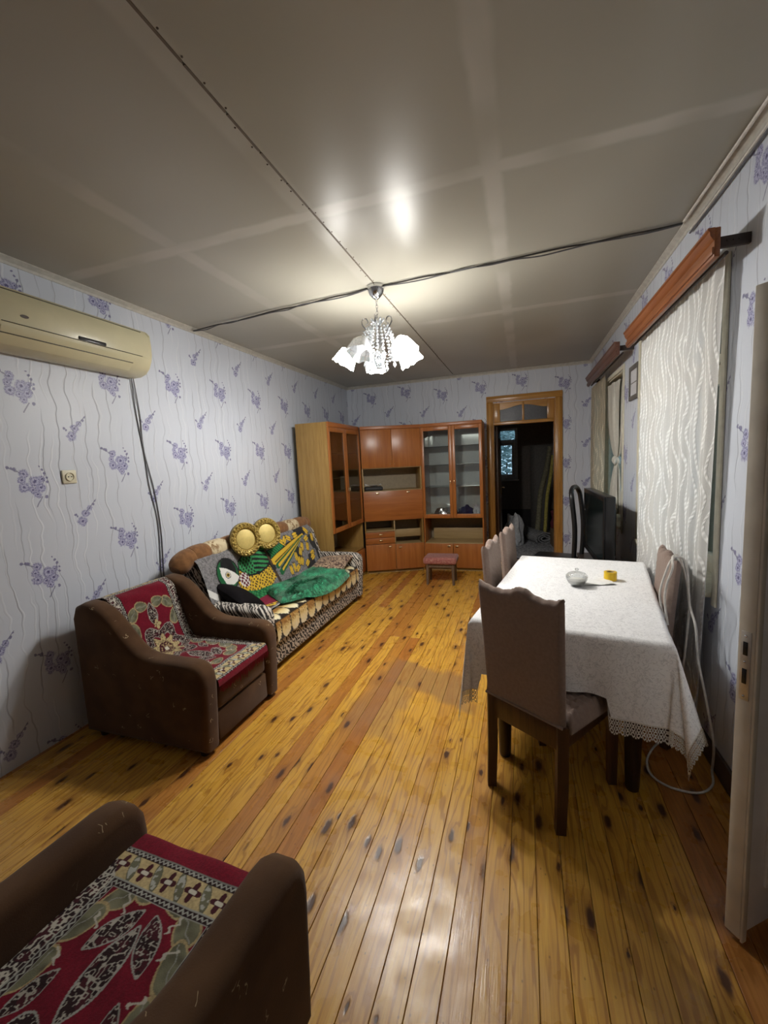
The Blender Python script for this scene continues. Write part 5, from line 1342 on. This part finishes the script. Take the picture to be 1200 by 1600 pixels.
# ================================================================== dining chairs with slip covers
g = G('beige_seersucker'); P = g.obj(); nz = g.noise(P, 70, 3.0); nf = g.noise(P, 400, 2.0)
M_COVER = g.done(g.bsdf(g.mix(nz.ss(.3, .7), (0.245, 0.18, 0.15), (0.275, 0.205, 0.172)), .9, .15, bump=nz * .6 + nf * .5, bs=.3, bd=.004, sheen=.12))
def make_chair(label):
    t = thing('dining_chair', label, 'chair', group='slip-covered dining chairs')
    BW = .405; tk = .046
    def topz(s): 
        return .962 + .030 * math.exp(-((s - .46) / .13) ** 2) + .024 * (abs(2 * s - 1) ** 5) + .002 * math.sin(s * 52)
    def lean(z): return -.035 * max(0, (z - .45) / .52)
    nS, nT = 40, 34
    def face(front):
        def fn(u, v):
            z = .455 + (topz(u) - .455) * v; yv = (u - .5) * (BW - .03 * (1 - v))
            rib = (.0042 * math.sin((u * 1.0 + v * 1.2) * 62) * math.sin(u * 31) if front else 0.0015 * math.sin(u * 9 + v * 5)) * min(1, 8 * min(u, 1 - u)) * min(1, 8 * (1 - v))
            ee = min(1.0, min(u, 1 - u) / .05); rd_ = tk / 2 * math.sqrt(max(0.0, 1 - (1 - ee) ** 2)) * (1 - .55 * max(0, (v - .965) / .035))
            return (lean(z) + (rd_ + rib if front else -rd_ - rib), yv, z)
        return fn
    A = grid(face(True), nS, nT); B = grid(face(False), nS, nT)
    n1_, n2_ = len(A[0]), nS + 1
    vf = join(A, (B[0], [tuple(reversed(q)) for q in B[1]]))
    ex = []
    for i in range(nS):
        a = nT * n2_ + i; ex.append((a, n1_ + a, n1_ + a + 1, a + 1)); ex.append((i, i + 1, n1_ + i + 1, n1_ + i))
    for j in range(nT):
        for k in (0, nS):
            a = j * n2_ + k; ex.append((a, a + n2_, n1_ + a + n2_, n1_ + a))
    part('back_cover', (vf[0], vf[1] + ex), M_COVER, t, angle=70)
    # ruffle beading along the top and front edges
    bd = []
    for i in range(30):
        u = (i + .5) / 30; z = topz(u) - .008; bd.append(ball((lean(z) + .004 * math.sin(i * 2.3), (u - .5) * BW, z), .0085 + .002 * math.sin(i * 1.7), 7, 5))
    part('ruffle', join(*bd), M_COVER, t, kind='stuff')
    # puckered seat cover
    def seat(u, v):
        a, b = 2 * u - 1, 2 * v - 1; e = max(abs(a), abs(b)); dd = max(0, (e - .86) / .14)
        z = .492 + .015 * abs(math.sin(u * 36)) * abs(math.sin(v * 36)) - .05 * dd ** 1.6
        wy = .205 + .02 * u; return (-.0 + .435 * u + .012, b * wy, z)
    S_ = grid(seat, 64, 64); 
    low = [(p[0], p[1], .428) for p in S_[0]]
    n_ = 65; base = len(S_[0]); sk = []
    rim = [i for i in range(n_)] + [j * n_ + 64 for j in range(1, n_)] + [64 * n_ + i for i in range(63, -1, -1)] + [j * n_ for j in range(63, 0, -1)]
    vv_ = list(S_[0]); ids = []
    for q in rim: ids.append(len(vv_)); vv_.append((S_[0][q][0], S_[0][q][1], .425))
    for k in range(len(rim)):
        k2 = (k + 1) % len(rim); sk.append((rim[k], rim[k2], ids[k2], ids[k]))
    part('seat_cover', (vv_, S_[1] + sk + [tuple(reversed(ids))]), M_COVER, t, angle=60)
    part('hem', tube([(-.024, -.187, .458), (-.024, .187, .458)], .006, 8), M_COVER, t)
    for sy in (-1, 1):
        part('leg', tube([(.0, sy * .172, .455), (-.004, sy * .172, .2), (-.016, sy * .172, .0)], [.031, .030, .027], 4), M_CHAIRW, t)
        part('leg', tube([(.405, sy * .178, .426), (.405, sy * .178, .0)], [.031, .025], 4), M_CHAIRW, t)
        part('side_rail', rbox(.02, .385, sy * .175 - .011, sy * .175 + .011, .355, .424, .003), M_CHAIRW, t)
    part('rear_rail', rbox(-.012, .012, -.155, .155, .345, .44, .003), M_CHAIRW, t)
    part('front_rail', rbox(.394, .416, -.16, .16, .36, .424, .003), M_CHAIRW, t)
    return t
chair0 = make_chair('beige slip-covered dining chair with its plain back turned, at the end of the table')
chair0.location = (CHF[0], CHF[1], 0); chair0.rotation_euler = (0, 0, CHF[2])
dup(chair0, (CHAIRS[1][0], CHAIRS[1][1], 0), CHAIRS[1][2], 'beige slip-covered dining chair on the armchair side of the table, nearer the end chair')
dup(chair0, (CHAIRS[2][0], CHAIRS[2][1], 0), CHAIRS[2][2], 'beige slip-covered dining chair on the armchair side of the table, nearer the cabinets')
dup(chair0, (CHAIRS[3][0], CHAIRS[3][1], 0), CHAIRS[3][2], 'beige slip-covered dining chair between the table and the lace curtain')

# ---- white cable over the chair by the curtain
def cab(pts, r=.0052): return tube(smoothpath(pts, 8), r, 8)
wc = thing('white_cable', 'white cable looped over the chair by the curtain and trailing on the floor', 'cable')
part('strand', cab([(3.226, 2.294, .723), (3.222, 2.33, .80), (3.226, 2.324, .86), (3.236, 2.28, .955), (3.258, 2.30, .992), (3.285, 2.31, 1.006), (3.318, 2.315, .985), (3.335, 2.323, .904), (3.34, 2.31, .779), (3.345, 2.238, .689), (3.352, 2.217, .542), (3.37, 2.163, .377), (3.40, 2.15, .18), (3.42, 2.20, .05), (3.418, 2.20, .0065), (3.384, 2.099, .0062), (3.309, 2.033, .0062), (3.204, 2.04, .0062), (3.146, 2.102, .0062), (3.151, 2.201, .0062), (3.21, 2.32, .0062), (3.279, 2.402, .0062)]), M_CABLE_W, wc)
part('strand', cab([(3.226, 2.215, .700), (3.224, 2.26, .80), (3.228, 2.256, .88), (3.238, 2.215, .972), (3.262, 2.30, 1.004), (3.292, 2.345, 1.006), (3.318, 2.37, .975), (3.335, 2.36, .90), (3.34, 2.313, .80), (3.34, 2.319, .676), (3.34, 2.353, .478), (3.34, 2.40, .35)]), M_CABLE_W, wc)
part('plug', rbox(3.212, 3.232, 2.27, 2.30, .705, .735, .006, 2), M_CABLE_W, wc)

# ================================================================== curtains and pelmets on the window wall
def lace_mat(name, axis='y', tint=(0.86, 0.85, 0.83), dens=.98):
    g = G(name); P = g.obj(); x, y, z = g.sep(P)
    u = y; v = z
    ph = g.noise(g.vec(u * 2.0, v * .6), 2.2, 2.0)
    un = (u + ((v * 13.0 + (ph - .5) * 11.0).sin()) * .024 + (ph - .5) * .05) / .044
    t = (un.fract() - .5).abs(); rope = t.ss(.08, .19, 1.0, 0.0)
    hat = (v * 240.0 + un * 9.0).sin() * .5 + .5
    rope = rope * (hat * .75 + .35)
    mesh_ = g.noise(P, 260, 1.0)
    al = (rope * .5 + dens - .12 + (mesh_ - .5) * .25).min(1.0)
    c = g.mix(rope.min(1.0), tuple(q * .84 for q in tint), tuple(min(1, q * 1.18) for q in tint))
    d_ = g.bsdf(c, .8, .15, bump=rope, bs=.6, bd=.006)
    s = g.shmix(.22, d_, g.transl(c))
    return g.done(g.shmix(al, g.transp(), s))
M_LACE1 = lace_mat('lace_curtain'); M_LACE2 = lace_mat('old_lace_curtain', tint=(0.62, 0.56, 0.43), dens=.98)
def curtain(name, label, x0, y0, y1, z0, z1, mat, pleats, amp, taper=0.0, seed=1):
    yc = (y0 + y1) / 2
    def fn(u, v):
        z = z0 + (z1 - z0) * v; k = 1 - taper * (1 - v)
        yv = y1 + (y0 - y1) * u * k
        a = amp * (.55 + .45 * (1 - v)) 
        x_ = x0 - a * (.6 * math.sin(u * pleats * 2 * PI + 1.2 * math.sin(v * 2.1 + u * 3)) + .4 * math.sin(u * pleats * 3.7 * PI + 2 + v))
        return (x_ - W, yv - yc, z - z0)
    o = link(name, mesh(name, grid(fn, 150, 90), mat, angle=80)); o.location = (W, yc, z0); return tag(o, label, 'curtain')
c1 = curtain('lace_curtain', 'full-length white lace curtain with wavy rope pattern behind the covered chair', W - .056, 2.20, 3.48, .22, 2.315, M_LACE1, 9, .016, taper=.10)
c2 = curtain('lace_curtain', 'narrow ivory lace curtain at the far edge of the second window', W - .048, 4.98, 5.85, .85, 2.30, M_LACE2, 6, .018)

def pelmet(label, y0, y1, z0, z1, mat, xo):
    t = thing('curtain_pelmet', label, 'pelmet', (W, (y0 + y1) / 2, z0)); yc = (y0 + y1) / 2; hy = (y1 - y0) / 2; h = z1 - z0
    part('fascia_board', rbox(-xo, -xo + .022, -hy, hy, 0, h, .004), mat, t)
    part('top_moulding', prism([(-xo - .022, h), (-xo + .002, h), (-xo + .002, h * .55), (-xo - .004, h * .58), (-xo - .014, h * .74), (-xo - .016, h * .88), (-xo - .022, h * .92)], 'y', -hy, hy), mat, t)
    part('bead_moulding', rbox(-xo - .007, -xo + .001, -hy, hy, h * .10, h * .36, .004), mat, t)
    M_BR = plain('dark_bracket_metal', (0.035, 0.024, 0.02), .45)
    for s in (-1, 1):
        part('bracket', join(rbox(-xo + .0225, -.0008, s * (hy - .03) - .010, s * (hy - .03) + .010, h * .35, h * .72, .002), *[ball((-xo + .05 + .02 * k, s * (hy - .03) - s * 0 - .0105, h * .55), .0035, 6, 4) for k in range(3)]), M_BR, t)
    part('rail', tube([(-xo + .045, -hy + .01, .012), (-xo + .045, hy - .01, .012)], .008, 8), M_BR, t)
    return t
pelmet('red-brown wooden pelmet above the full-length lace curtain', 2.10, 3.60, 2.262, 2.372, M_PELMET, .13)
pelmet('dark wooden pelmet above the second window', 3.94, 5.62, 2.288, 2.392, M_PELMET2, .13)
# dangling end of net at the near end of the big pelmet
# knotted white curtain inside the far window recess
kc = thing('knotted_curtain', 'white curtain tied in a knot at the second window', 'curtain', (W + .035, 4.80, .9))
def kn(path, rads, sq, n=36, folds=9, seed=0):
    v = []; f = []
    m_ = len(path)
    for i, (p, r) in enumerate(zip(path, rads)):
        for k in range(n):
            a = 2 * PI * k / n; q = 1 + .20 * math.sin(folds * a + i * .12 + seed)
            v.append((p[0] + r * sq * q * math.cos(a), p[1] + r * q * math.sin(a), p[2]))
    for i in range(m_ - 1):
        for k in range(n):
            l = (k + 1) % n; f.append((i * n + k, i * n + l, (i + 1) * n + l, (i + 1) * n + k))
    return v, f
M_KC = plain('white_curtain_cloth', (0.62, 0.61, 0.55), .85, .15, var=.05)
def lerp_list(pts, n):
    P_ = smoothpath(pts, n); return P_
up = lerp_list([(0, .12, 1.29), (0, .10, 1.0), (0, .03, .75), (0, -.02, .60), (0, -.02, .56)], 6)
ru = np.interp(np.linspace(0, 1, len(up)), [0, .35, .7, .92, 1], [.34, .28, .16, .065, .045])
part('upper_drape', kn(up, ru, .13, seed=1), M_KC, kc, angle=70)
part('knot', xf(kn([(0, 0, z) for z in np.linspace(-.05, .05, 9)], [.055 * math.sqrt(max(.02, 1 - (z / .052) ** 2)) for z in np.linspace(-.05, .05, 9)], .7, folds=5), T(0, -.02, .53) @ Matrix.Rotation(.6, 4, 'X')), M_KC, kc, angle=70)
dn_ = lerp_list([(0, -.02, .50), (0, .0, .42), (0, .02, .25), (0, .0, .05), (0, .0, .01)], 6)
rd2 = np.interp(np.linspace(0, 1, len(dn_)), [0, .3, .7, 1], [.045, .12, .22, .24])
part('tail', kn(dn_, rd2, .18, seed=3, folds=7), M_KC, kc, angle=70)

# framed sheet on the wall between the windows
pf_ = thing('wall_frame', 'small dark framed white sheet on the wall between the windows', 'picture', (W, 3.92, 1.925))
M_FR = plain('grey_brown_frame', (0.115, 0.105, 0.095), .5)
part('frame', join(rbox(-.018, -.0008, -.14, -.115, 0, .27, .003), rbox(-.018, -.0008, .115, .14, 0, .27, .003), rbox(-.018, -.0008, -.115, .115, 0, .035, .003), rbox(-.018, -.0008, -.115, .115, .235, .27, .003)), M_FR, pf_)
part('sheet', box(-.008, -.001, -.116, .116, .034, .236), plain('pale_sheet', (0.56, 0.56, 0.58), .5, var=.04), pf_)
part('crease_bar', rbox(-.012, -.0085, -.114, .114, .13, .136, .001), M_FR, pf_)

# ================================================================== television and what it stands on
tvs = thing('tv_cabinet', 'low dark cabinet under the television', 'cabinet', (3.235, 4.10, 0))
M_DKCAB = wood('dark_cabinet_wood', (0.030, 0.020, 0.016), (0.05, 0.034, 0.026), 1)
part('top_board', rbox(-.13, .19, -.60, .60, .47, .50, .005), M_DKCAB, tvs)
part('bottom_board', rbox(-.12, .18, -.56, .56, .05, .075, .003), M_DKCAB, tvs)
for s in (-1, 1): part('side_board', rbox(-.12, .18, s * .575 - .0125, s * .575 + .0125, 0, .469, .003), M_DKCAB, tvs)
part('door', rbox(-.127, -.1205, -.56, -.003, .08, .465, .003), M_DKCAB, tvs); part('door', rbox(-.127, -.1205, .003, .56, .08, .465, .003), M_DKCAB, tvs)
TVA = math.radians(1.0)
tv = thing('television', 'black flat television turned towards the sofa', 'television', (3.195, 4.10, .5005), TVA)
M_TV = plain('tv_black_plastic', (0.010, 0.010, 0.011), .25, var=.05, bs=0.0)
part('cabinet_shell', join(rbox(-.02, .055, -.50, .50, .085, .675, .010, 3), rbox(.0551, .10, -.32, .32, .16, .56, .02, 3)), M_TV, tv)
part('bezel', join(rbox(-.028, -.0205, -.50, .50, .635, .675, .003), rbox(-.028, -.0205, -.50, .50, .085, .135, .003), rbox(-.028, -.0205, -.50, -.462, .135, .635, .003), rbox(-.028, -.0205, .462, .50, .135, .635, .003)), M_TV, tv)
part('screen', box(-.0235, -.0206, -.461, .461, .136, .634), plain('dark_screen', (0.010, 0.014, 0.014), .12, var=.02, bs=0.0), tv)
part('stand', join(rbox(-.09, .14, -.24, .24, .0, .018, .008), rbox(.0, .05, -.07, .07, .018, .09, .004)), M_TV, tv)
# bent tube chair standing behind the table, its back loop beside the television
tcx = thing('tubular_chair', 'black bent-tube chair whose back loop stands beside the television', 'chair', (2.892, 4.505, 0), math.radians(163))
M_TUB = plain('black_tube', (0.012, 0.012, 0.013), .3)
def loop_side(s):
    return smoothpath([(.20, s * .20, .44), (-.16, s * .20, .44), (-.20, s * .20, .50), (-.215, s * .20, .80), (-.19, s * .195, 1.08), (-.175, s * .15, 1.165), (-.17, s * .06, 1.195), (-.17, 0, 1.197)], 6)
part('back_loop', tube(loop_side(-1) + list(reversed(loop_side(1)))[1:], .022, 10), M_TUB, tcx)
part('seat', rbox(-.16, .22, -.19, .19, .462, .50, .018, 3), M_TUB, tcx)
for sx in (-.15, .19):
    for sy in (-1, 1): part('leg', tube([(sx, sy * .20, .44), (sx * 1.15, sy * .21, .0)], .014, 8), M_TUB, tcx)

# ================================================================== far room
single('grey_carpet', rbox(1.66, 3.5, D + .30, 9.05, .0005, .012, .004), M_CARPET, 'grey mottled carpet on the floor of the far room', 'carpet')
rc = thing('rolled_carpet', 'folded grey carpet roll lying on the far room floor', 'carpet roll', (2.93, 7.62, .0125), math.radians(25))
sp = []
for i in range(70):
    t = i / 69; a = t * 2.6 * 2 * PI; r_q = .025 + .085 * t
    sp.append((r_q * 1.55 * math.cos(a), r_q * .95 * math.sin(a)))
zmin = min(q[1] for q in sp); w_ = .008; v = []; f = []
for i, (a, b) in enumerate(sp):
    nx, nz_ = a / 1.55, b / .95; l = math.hypot(nx, nz_) or 1
    for s in (-1, 1):
        for yv in (0.0, .95): v.append((a + s * w_ * nx / l, yv, b - zmin + s * w_ * nz_ / l + w_))
for i in range(len(sp) - 1):
    o = i * 4; p_ = o + 4
    f += [(o, p_, p_ + 1, o + 1), (o + 2, o + 3, p_ + 3, p_ + 2), (o, o + 2, p_ + 2, p_), (o + 1, p_ + 1, p_ + 3, o + 3)]
f += [(0, 1, 3, 2), tuple(len(v) - 4 + q for q in (0, 2, 3, 1))]
part('rolled_sheet', (v, f), plain('grey_rolled_carpet', (0.27, 0.27, 0.28), .95, var=.35, scale=45, bs=.4), rc, angle=50)
def leaner(label, p0, p1, r, col, nm, sag=.03):
    a, b = Vector(p0), Vector(p1); mid = a.lerp(b, .5) + Vector((-sag, -sag, 0))
    pts = smoothpath([p0, tuple(a.lerp(mid, .5)), tuple(mid), tuple(mid.lerp(b, .5) + Vector((sag * .3, 0, 0))), p1], 5)
    t = thing('leaning_roll', label, 'roll', p0); pts = [q - a for q in pts]
    part('roll', tube(pts, r, 12), plain(nm, col, .8, var=.25), t)
    part('end_core', tube([pts[-1], pts[-1] + (pts[-1] - pts[-2]).normalized() * .01], r * .6, 10), M_DARKROOM2, t)
    return t
leaner('olive grey roll leaning in the far room, behind the yellow strip', (2.80, 7.95, .015), (3.06, 8.5, 1.66), .045, (0.20, 0.185, 0.12), 'olive_roll', .05)
leaner('narrow yellow strip roll leaning in the far room', (2.93, 7.95, .015), (3.10, 8.35, 1.50), .030, (0.42, 0.36, 0.09), 'yellow_roll', .03)
leaner('tall pale pipe leaning at the right of the far room', (3.14, 7.75, .015), (3.14, 7.85, 1.80), .035, (0.50, 0.49, 0.46), 'pale_pipe', .0)
crumple('red_bag', 'dark red cloth bag propped beside the leaning rolls', 'bag', (3.16, 7.45, .306), .17, plain('dark_red_cloth', (0.085, 0.012, 0.022), .85), 12, (.8, .8, 1.6))
crate = thing('cardboard_box', 'brown cardboard box under the dark red bag', 'box', (3.18, 7.45, .0125), .1)
part('carton', rbox(-.16, .16, -.16, .16, 0, .285, .004), plain('brown_cardboard', (0.19, 0.125, 0.075), .8), crate)
part('flap', rbox(-.16, -.01, -.16, .16, .2855, .289, .001), plain('brown_cardboard', (0.19, 0.125, 0.075), .8), crate); part('flap', rbox(.01, .16, -.16, .16, .2855, .289, .001), plain('brown_cardboard', (0.19, 0.125, 0.075), .8), crate)
crumple('white_bundle', 'white cloth bundle on the floor behind the open dark door', 'bundle', (2.42, 7.45, .0125), .20, plain('white_bundle_cloth', (0.50, 0.52, 0.55), .8), 21, (.75, .75, 1.75))
crumple('tan_bundle', 'small tan bundle beside the rolled carpet', 'bundle', (3.16, 7.95, .0125), .12, plain('tan_cloth', (0.24, 0.16, 0.11), .85), 31, (1.2, 1, 1.1))
panel = single('wardrobe_panel', rbox(2.72, 3.1, RY1 - .07, RY1 - .022, .0005, 1.72, .006), plain('dull_panel', (0.125, 0.115, 0.105), .6), 'dull grey board standing against the far room end wall', 'board')
